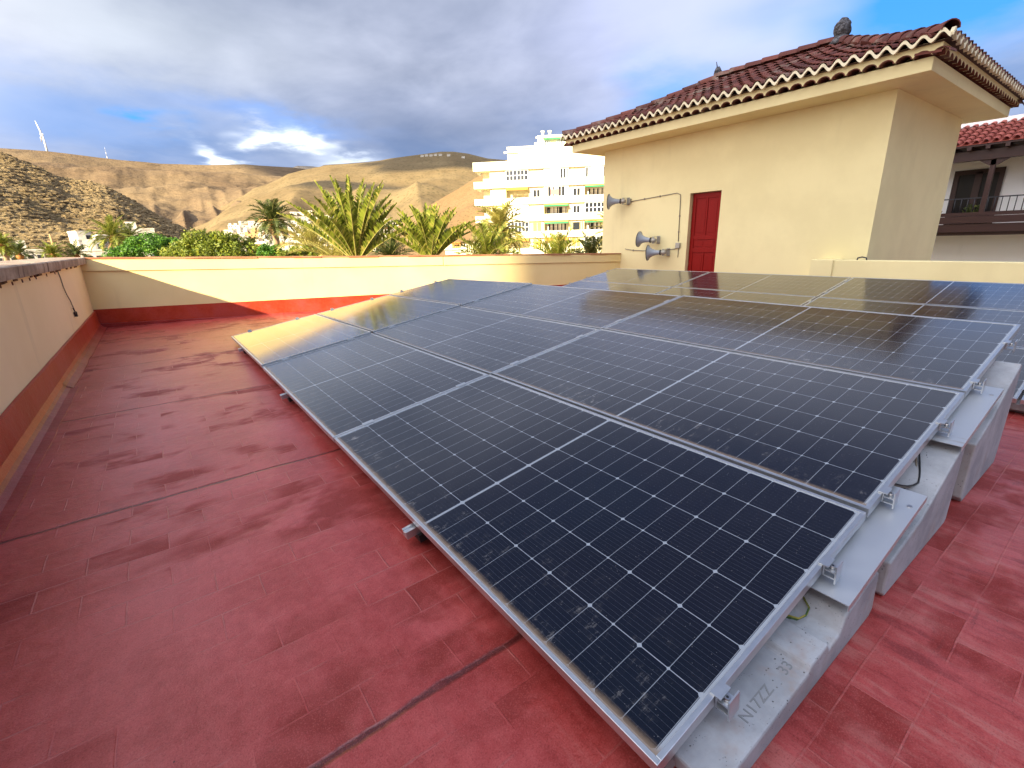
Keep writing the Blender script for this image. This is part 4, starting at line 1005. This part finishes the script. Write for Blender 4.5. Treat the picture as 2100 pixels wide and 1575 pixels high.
# low yellow wall to the right of the tower
lw2 = empty('low_wall', (8.9, 3.0, zfloor(8.9))); B2 = (8.9, 3.0, zfloor(8.9)); tag(lw2, 'low yellow wall behind the back array, right of the red door', 'wall')
g = MB(); g.box(8.9, -9, -11, 9.1, 3.05, .59); loc(g, B2).build('wall', M['tower_wall'], lw2, bevel=.01)
g = MB(); g.box(8.87, 3.0, -11, 9.298, 3.36, .594); loc(g, B2).build('pier', M['tower_wall'], lw2, bevel=.01)
pi_ = empty('bent_pipe', (9.0, 2.62, .59)); tag(pi_, 'short dark bent pipe on top of the low yellow wall', 'pipe')
g = MB(); g.tube([(0, -.07, -.01), (0, -.06, .035), (0, .0, .05), (0, .06, .035), (0, .07, -.01)], .012, 8); g.build('pipe', M['iron'], pi_)

# ------------------------------------------------------------------ white house with the wooden balcony (right)
WX = 22.0; wh = empty('balcony_house', (WX, 5.4, -11)); BW = (WX, 5.4, -11); tag(wh, 'white house with red roof tiles and a dark wooden balcony, at the right', 'house')
g = MB(); g.box(WX, -9, -11, WX+8, 7.5, 3.9); loc(g, BW).build('wall', M['white_wall'], wh)
g = MB(); g.box(20.55, -9, -.2+1.0, WX, 7.4, 1.0+.08); loc(g, BW).build('balcony_floor', M['wood'], wh)
g = MB(); g.box(20.45, -9, .90, 20.56, 7.4, 1.15); g.box(20.41, -9, 1.17, 20.56, 7.4, 1.38); g.box(20.47, -9, 1.39, 20.56, 7.4, 1.50)
y = -8.8
while y < 7.3: g.box(20.56, y, .86, 22, y+.12, 1.0-.02+.0); y += .75
loc(g, BW).build('balcony_beams', M['wood'], wh)
g = MB(); g.box(20.5, -9, 1.905, 20.54, 7.4, 1.94); y = -8.9
while y < 7.3: g.tube([(20.52, y, 1.50), (20.52, y, 1.91)], .012, 6); y += .155
loc(g, BW).build('railing', M['iron'], wh)
for y in (-4.5, -.6, 3.28, 7.2):
    g = MB(); g.box(20.47, y-.06, 1.5, 20.59, y+.06, 3.0); g.hexa([(20.47, y-.09, 2.85), (20.59, y-.09, 2.85), (20.59, y+.09, 2.85), (20.47, y+.09, 2.85), (20.47, y-.35, 3.02), (20.59, y-.35, 3.02), (20.59, y+.35, 3.02), (20.47, y+.35, 3.02)]); loc(g, BW).build('post', M['wood'], wh)
g = MB(); g.box(20.42, -9, 3.02, 20.62, 7.5, 3.30)
y = -8.8
while y < 7.3: g.box(20.15, y, 3.30, 22, y+.1, 3.40); y += .42
g.box(20.2, -9, 3.40, 22, 7.5, 3.44); loc(g, BW).build('eave_beams', M['wood'], wh)
g = MB(); g.box(WX-.03, 3.25, .9, WX+.02, 4.38, 2.82); do_ = loc(g, BW).build('balcony_door', M['dark_pane'], wh)
g = MB()
for a, b_, c_, d_ in ((3.2, 3.32, .9, 2.88), (4.30, 4.44, .9, 2.88), (3.72, 3.90, .9, 2.8), (3.32, 4.3, 2.74, 2.88)): g.box(WX-.06, a, c_, WX-.031, b_, d_)
loc(g, BW).build('door_frame', M['wood'], do_)
g = MB(); pn = MB(); RS = .36
sv = (EX0, EY0, EX1, EY1, ZE, RUN, SLP, ct)
SLP = .40; RUN = 1.75; ct = math.cos(math.atan(SLP))
def plain_tiles(g, O, e, inn, Wt, per, row, nrow):
    e = Vector(e); inn = Vector(inn); sdir = (inn+Vector((0, 0, SLP))).normalized(); nn = e.cross(sdir).normalized(); nn = nn if nn.z > 0 else -nn
    for r_ in range(nrow):
        for c_ in range(int(Wt/per)):
            a_ = Vector(O)+e*c_*per+sdir*r_*row+nn*.045; b_ = a_+sdir*(row+.06)-nn*.024; bi = len(g.v); n = 7
            for (p_, R) in ((a_, per*.40), (b_, per*.32)):
                for q in range(n):
                    t_ = math.pi*q/(n-1); g.v.append(tuple(p_+e*math.cos(t_)*R+nn*math.sin(t_)*R*.85))
            for q in range(n-1): g.f.append((bi+q, bi+q+1, bi+n+q+1, bi+n+q)); g.sm.append(len(g.f)-1)
plain_tiles(g, (20.2, -9, 3.46), (0, 1, 0), (1, 0, 0), 16.5, .22, .34, 6)
rf = loc(g, BW).build('roof', M['roof_tile_bright'], wh, fix=False)
g = MB(); g.quad((20.18, -9, 3.455), (22.2, -9, 3.455+2.02*SLP), (22.2, 7.5, 3.455+2.02*SLP), (20.18, 7.5, 3.455)); loc(g, BW).build('roof_base', M['roof_tile_bright'], rf, fix=False)
EX0, EY0, EX1, EY1, ZE, RUN, SLP, ct = sv
g = MB(); g.box(22.05, -9, 3.9, 22.5, 7.6, 4.38); loc(g, BW).build('parapet', M['white_wall'], wh)
# pergola beams on the terrace
pg = empty('pergola', (23.0, 1.5, 4.38)); tag(pg, 'dark red metal pergola with curved beams on the white house roof', 'pergola')
for j in range(6):
    y0_ = 3.1-.9*j*0.9; g = MB()
    pts = [(0+3.2*s_, 2.0-1.5-.0+(-.9*j)*.8, .75+.75*math.sin(s_*math.pi*.5)) for s_ in [q/8 for q in range(9)]]; g.tube(pts, .04, 6); g.build('curved_beam', M['wood'], pg)
for z_ in (.25, .75):
    g = MB(); g.tube([(0, -6, z_), (0, 1.6, z_)], .035, 6); g.build('rail', M['wood'], pg)
for y_ in (-5.5, -2, 1.5):
    g = MB(); g.tube([(0, y_, 0), (0, y_, .8)], .04, 6); g.build('post', M['wood'], pg)
# wall lantern
lt = empty('wall_lantern', (WX, 2.62, 2.35)); tag(lt, 'dark wall lantern beside the balcony door of the white house', 'lantern')
g = MB(); g.tube([(-.01, 0, .28), (-.16, 0, .30), (-.2, 0, .2)], .015, 6); g.tube([(-.2, 0, .22), (-.2, 0, .19), (-.2, 0, -.02), (-.2, 0, -.10)], [.03, .10, .06, .01], 8); g.tube([(-.02, 0, .3), (-.02, 0, -.05)], .02, 6); g.build('lantern', M['iron'], lt)
# potted plants on the balcony
def bush(g, c, r, n, sz, flat=1.0):
    for i in range(n):
        while True:
            q = Vector((random.uniform(-1, 1), random.uniform(-1, 1), random.uniform(-1, 1)))
            if .25 < q.length < 1: break
        q = Vector((q.x*r[0], q.y*r[1], q.z*r[2])); p_ = Vector(c)+q
        a = Vector((random.gauss(0, 1), random.gauss(0, 1), random.gauss(0, 1))).normalized(); b_ = a.orthogonal().normalized(); s_ = sz*random.uniform(.6, 1.3)
        g.quad(p_-a*s_, p_-b_*s_*.45, p_+a*s_, p_+b_*s_*.45)
for y_, lab in ((3.55, 'dark potted plant on the balcony rail of the white house, right of the door'), (4.55, 'small potted plant on the balcony rail of the white house, left of the door')):
    r_ = empty('potted_plant', (20.75, y_, 1.08)); tag(r_, lab, 'plant'); g = MB(); g.tube([(0, 0, 0), (0, 0, .3)], [.1, .14], 10); g.build('pot', M['iron'], r_)
    g = MB(); bush(g, (0, 0, .5), (.16, .26, .18), 160, .05); g.build('foliage', M['palm_leaf_dark'], r_, fix=False)

# ------------------------------------------------------------------ the tall neighbour that shades this roof (behind the camera)
nb_ = empty('neighbour_building', (-36, -35.35, -11)); tag(nb_, 'tall plain building behind the camera that shades the roof', 'building')
g = MB(); g.box(-9, -30, 0, 8, 18.6, 46); g.build('wall', M['village_ochre'], nb_)
g = MB()
for zz2 in range(13):
    for yy2 in range(9): g.box(7.98, -28+yy2*5.1, 3+zz2*3.3, 8.04, -26+yy2*5.1, 4.6+zz2*3.3)
g.build('windows', M['glass_dark'], nb_)

# ------------------------------------------------------------------ palms
def frond(g, gr, base, az, el, ln, droop, n=34, wid=.5, leaf=.035, side=None, v=.35):
    d_ = Vector((math.sin(az)*math.cos(el), math.cos(az)*math.cos(el), math.sin(el))); hz_ = Vector((math.sin(az), math.cos(az), 0)); p_ = Vector(base); pts = []; dirs = []; e_ = el
    stp = ln/n
    for i in range(n+1):
        pts.append(p_.copy()); e_ = el-droop*(i/n)**1.5; dd = hz_*math.cos(e_)+Vector((0, 0, math.sin(e_))); dirs.append(dd); p_ = p_+dd*stp
    gr.tube(pts[::3]+([pts[-1]] if n % 3 else []), [max(.004, .022*ln/2.5*(1-.9*i/(len(pts[::3])))) for i in range(len(pts[::3])+(1 if n % 3 else 0))], 4, caps=False)
    sv_ = Vector((math.cos(az), -math.sin(az), 0))
    for i in range(3, n+1):
        t_ = i/n; ll = wid*math.sin(math.pi*min(1, .12+.80*t_))**.7*(1.0 if t_ < .8 else 1-.5*(t_-.8)/.2); dd = dirs[i]; u_ = sv_.cross(dd)
        if u_.z < 0: u_ = -u_
        for sg in (-1, 1):
            q = (sv_*sg*random.uniform(.75, 1)+dd*random.uniform(.55, .95)+u_*v*random.uniform(.3, 1.4)).normalized()*ll*random.uniform(.8, 1.1)
            a = pts[i]+dd*leaf*.5; b_ = pts[i]-dd*leaf*.5; tip = pts[i]+q; tip.z -= ll*.12*random.random(); mid_ = pts[i]+q*.5
            g.quad(b_, mid_-dd*leaf*.62, tip, mid_+dd*leaf*.62, a)
def palm(base, height, nf, ln, els, lab, leafm='palm_leaf', wid=.45, tr=.2, droop=1.2, group=None, azs=None, v=.35, leaf=.035, n=34, name='palm_tree'):
    root = empty(name, (base.x, base.y, base.z-height)); tag(root, lab, 'palm tree', group)
    g = MB()
    k = 14; g.tube([(.06*math.sin(i), 0, height*i/k) for i in range(k+1)], [tr*(1.15 if i % 2 else 1.0) for i in range(k+1)], 10); g.build('trunk', M['trunk'], root)
    g = MB(); g.tube([(0, 0, height-.7*tr*3), (0, 0, height-.2*tr*2), (0, 0, height+.3)], [tr*1.1, tr*1.8, tr*.8], 10); g.build('crown_heart', M['palm_heart'], root)
    g = MB(); gr = MB()
    for i in range(nf):
        f_ = (i+.5)/nf; el = rad(els[0]+(els[1]-els[0])*f_+random.uniform(-8, 8)); az = i*2.39996+random.uniform(-.2, .2) if azs is None else random.uniform(*azs)
        frond(g, gr, (0, 0, height+.1), az, el, ln*random.uniform(.85, 1.1), droop*random.uniform(.6, 1.6)*(1.15-.5*max(0, math.sin(el))), n, wid, leaf, v=v)
    g.build('crown', M[leafm], root, fix=False); gr.build('frond_stems', M['rachis'], root, fix=False)
    if els[0] < 0:
        q = MB()
        for i in range(9): frond(q, q, (0, 0, height-.05), random.uniform(0, 6.28), rad(random.uniform(-70, -35)), ln*random.uniform(.5, .8), .4, 16, wid*.6, leaf*1.2, v=.2)
        q.build('dead_fronds', M['dry_frond'], root, fix=False)
    return root
V = Vector
palm(at(560, 455, 45), 13, 46, 2.5, (-25, 80), 'palm with a bare straight trunk and a round dark crown in front of the village', 'palm_leaf_dark', .60, .26, 1.1, leaf=.07, n=30)
palm(at(733, 548, 17), 9, 56, 2.75, (42, 86), 'big upright palm crown rising above the middle of the far parapet', 'palm_leaf', .32, .22, .45, v=1.1, leaf=.055, n=46)
palm(at(700, 545, 18.5), 9, 14, 2.2, (25, 60), 'low spreading palm left of the big upright crown', 'palm_leaf_yellow', .42, .2, .8, v=.5, leaf=.035, n=40)
palm(at(884, 545, 17), 9, 40, 2.0, (40, 86), 'second upright palm crown, right of the biggest one', 'palm_leaf', .32, .2, .4, v=1.1, leaf=.055, n=38)
palm(at(1025, 478, 20), 10, 46, 1.45, (-35, 80), 'palm with a round pale crown in front of the apartment block', 'palm_leaf_yellow', .36, .17, 1.3, leaf=.045, n=26)
palm(at(1000, 540, 17), 9, 24, 1.55, (20, 80), 'short green palm at the foot of the round pale crown', 'palm_leaf', .38, .16, .9, v=.6, leaf=.04, n=28)
palm(at(1143, 543, 15.5), 9, 26, 1.15, (15, 80), 'small spiky palm left of the tower corner, tips above the parapet', 'palm_leaf', .26, .13, .7, v=.6, leaf=.03, n=26)
palm(at(1210, 540, 15), 9, 14, .9, (20, 80), 'smallest palm, at the corner of the tower', 'palm_leaf_dark', .24, .12, .7, v=.6, leaf=.03, n=24)
palm(at(1262, 482, 24), 10, 30, 1.6, (-25, 75), 'palm mostly hidden behind the tower corner', 'palm_leaf_yellow', .36, .17, 1.2, leaf=.045, n=26)
palm(at(642, 520, 25), 10, 40, 2.0, (-10, 75), 'bushy yellow-green palm between the tall trunk and the big crown', 'palm_leaf_yellow', .45, .17, 1.0, leaf=.05, n=28)
palm(at(800, 535, 22), 9, 26, 1.8, (0, 70), 'dense low palm between the two upright crowns', 'palm_leaf_dark', .4, .17, .9, leaf=.045, n=28)
palm(at(232, 488, 55), 10, 44, 2.9, (-20, 78), 'shaggy palm left of the green tree crown', 'palm_leaf', .55, .24, 1.2, leaf=.08, n=26)
palm(at(268, 490, 60), 10, 34, 2.6, (-20, 78), 'dark palm just behind the shaggy one', 'palm_leaf_dark', .55, .24, 1.2, leaf=.08, n=26)
palm(at(108, 524, 60), 8, 30, 1.9, (-10, 78), 'small palm right of the long low white building', 'palm_leaf', .5, .2, 1.2, leaf=.08, n=22)
palm(at(158, 525, 62), 8, 30, 2.2, (-10, 70), 'low wide palm below the terraced white house', 'palm_leaf_dark', .5, .2, 1.2, leaf=.08, n=22)
palm(at(40, 524, 50), 8, 30, 1.7, (-10, 78), 'small dark palm left of the long low white building', 'palm_leaf_dark', .5, .2, 1.2, leaf=.07, n=22)
palm(at(6, 505, 45), 8, 34, 1.5, (-20, 78), 'leftmost palm, cut by the photo edge', 'palm_leaf', .4, .2, 1.3, leaf=.06, n=22)
palm(at(418, 500, 70), 10, 26, 2.6, (10, 78), 'thin palm peeking out above the two tree crowns', 'palm_leaf_dark', .5, .2, 1.0, leaf=.08, n=22)
palm(at(520, 512, 48), 9, 26, 1.5, (0, 78), 'small palm at the right end of the olive tree crown', 'palm_leaf_dark', .4, .16, 1.0, leaf=.06, n=22)

# broadleaf trees
def tree(c, r, lab, leafm, n, sz, H=9):
    root = empty('broadleaf_tree', (c.x, c.y, c.z-H)); tag(root, lab, 'tree', None)
    g = MB(); g.tube([(0, 0, 0), (.1, 0, H*.6), (0, .1, H-.3)], [.3, .24, .12], 10)
    for i in range(7):
        a = i*.9; g.tube([(.05, 0, H*.62), (math.cos(a)*r[0]*.35, math.sin(a)*r[1]*.35, H-.5*r[2]), (math.cos(a)*r[0]*.7, math.sin(a)*r[1]*.7, H)], [.12, .08, .03], 6)
    g.build('trunk', M['trunk'], root)
    g = MB(); cl_ = []
    for i in range(70):
        q = V((random.gauss(0, 1), random.gauss(0, 1), random.gauss(.2, .8))).normalized()*random.uniform(.55, .93); cl_.append((V((q.x*r[0], q.y*r[1], H+q.z*r[2])), random.uniform(.18, .34)*r[2]))
    per = n//70
    for cc, rr in cl_:
        for i in range(per):
            q = V((random.gauss(0, 1), random.gauss(0, 1), random.gauss(0, 1))).normalized()*rr*random.uniform(.6, 1.08); p_ = cc+V((q.x*1.3, q.y*1.3, q.z))
            nrm_ = (q.normalized()+V((random.gauss(0, .5), random.gauss(0, .5), random.gauss(0, .5)))).normalized(); a = nrm_.orthogonal().normalized(); a.rotate(Matrix.Rotation(random.uniform(0, 6.28), 3, nrm_)); b_ = nrm_.cross(a); s_ = sz*random.uniform(.6, 1.3)
            g.quad(p_-a*s_, p_-b_*s_*.5, p_+a*s_, p_+b_*s_*.5)
    g.build('crown', M[leafm], root, fix=False)
tree(at(318, 522, 30), (3.0, 2.0, 1.25), 'dense bright green tree crown just above the far parapet, left', 'tree_leaf', 17000, .085)
tree(at(438, 524, 27), (2.9, 2.0, 1.30), 'olive-green tree crown overlapping the bright green one', 'tree_leaf_olive', 17000, .08)
tree(at(556, 522, 26), (.7, .7, .62), 'small green tree by the trunk of the tall palm', 'tree_leaf', 4000, .06)
tree(at(612, 526, 22), (1.0, .8, .45), 'low yellow-green shrub crown right of the tall palm trunk', 'tree_leaf_olive', 4000, .06)
# street lamp
pt = at(537, 500, 30); sl_ = empty('street_lamp', (pt.x, pt.y, pt.z-9)); tag(sl_, 'white street lamp post in front of the tree crowns', 'street lamp')
g = MB(); g.tube([(0, 0, 0), (0, 0, 9)], [.10, .07], 8); g.build('pole', M['white_paint'], sl_)
g = MB(); g.obox((0, 0, 9), hx, fx, (0, 0, 1), .8, .3, .08); g.obox((0, 0, 9.08), hx, fx, (0, 0, 1), .5, .2, .06); g.build('lamp_head', M['white_paint'], sl_)
pt = at(102, 480, 110); sl_ = empty('pylon', (pt.x, pt.y, pt.z-9)); tag(sl_, 'slim pale pylon standing on the rocky slope above the white houses', 'pylon')
g = MB(); g.tube([(0, 0, -6), (0, 0, 9)], [.45, .22], 6); g.tube([(-.8, 0, 7.4), (.8, 0, 7.4)], .1, 5); g.build('pylon_pole', M['village_ochre'], sl_)
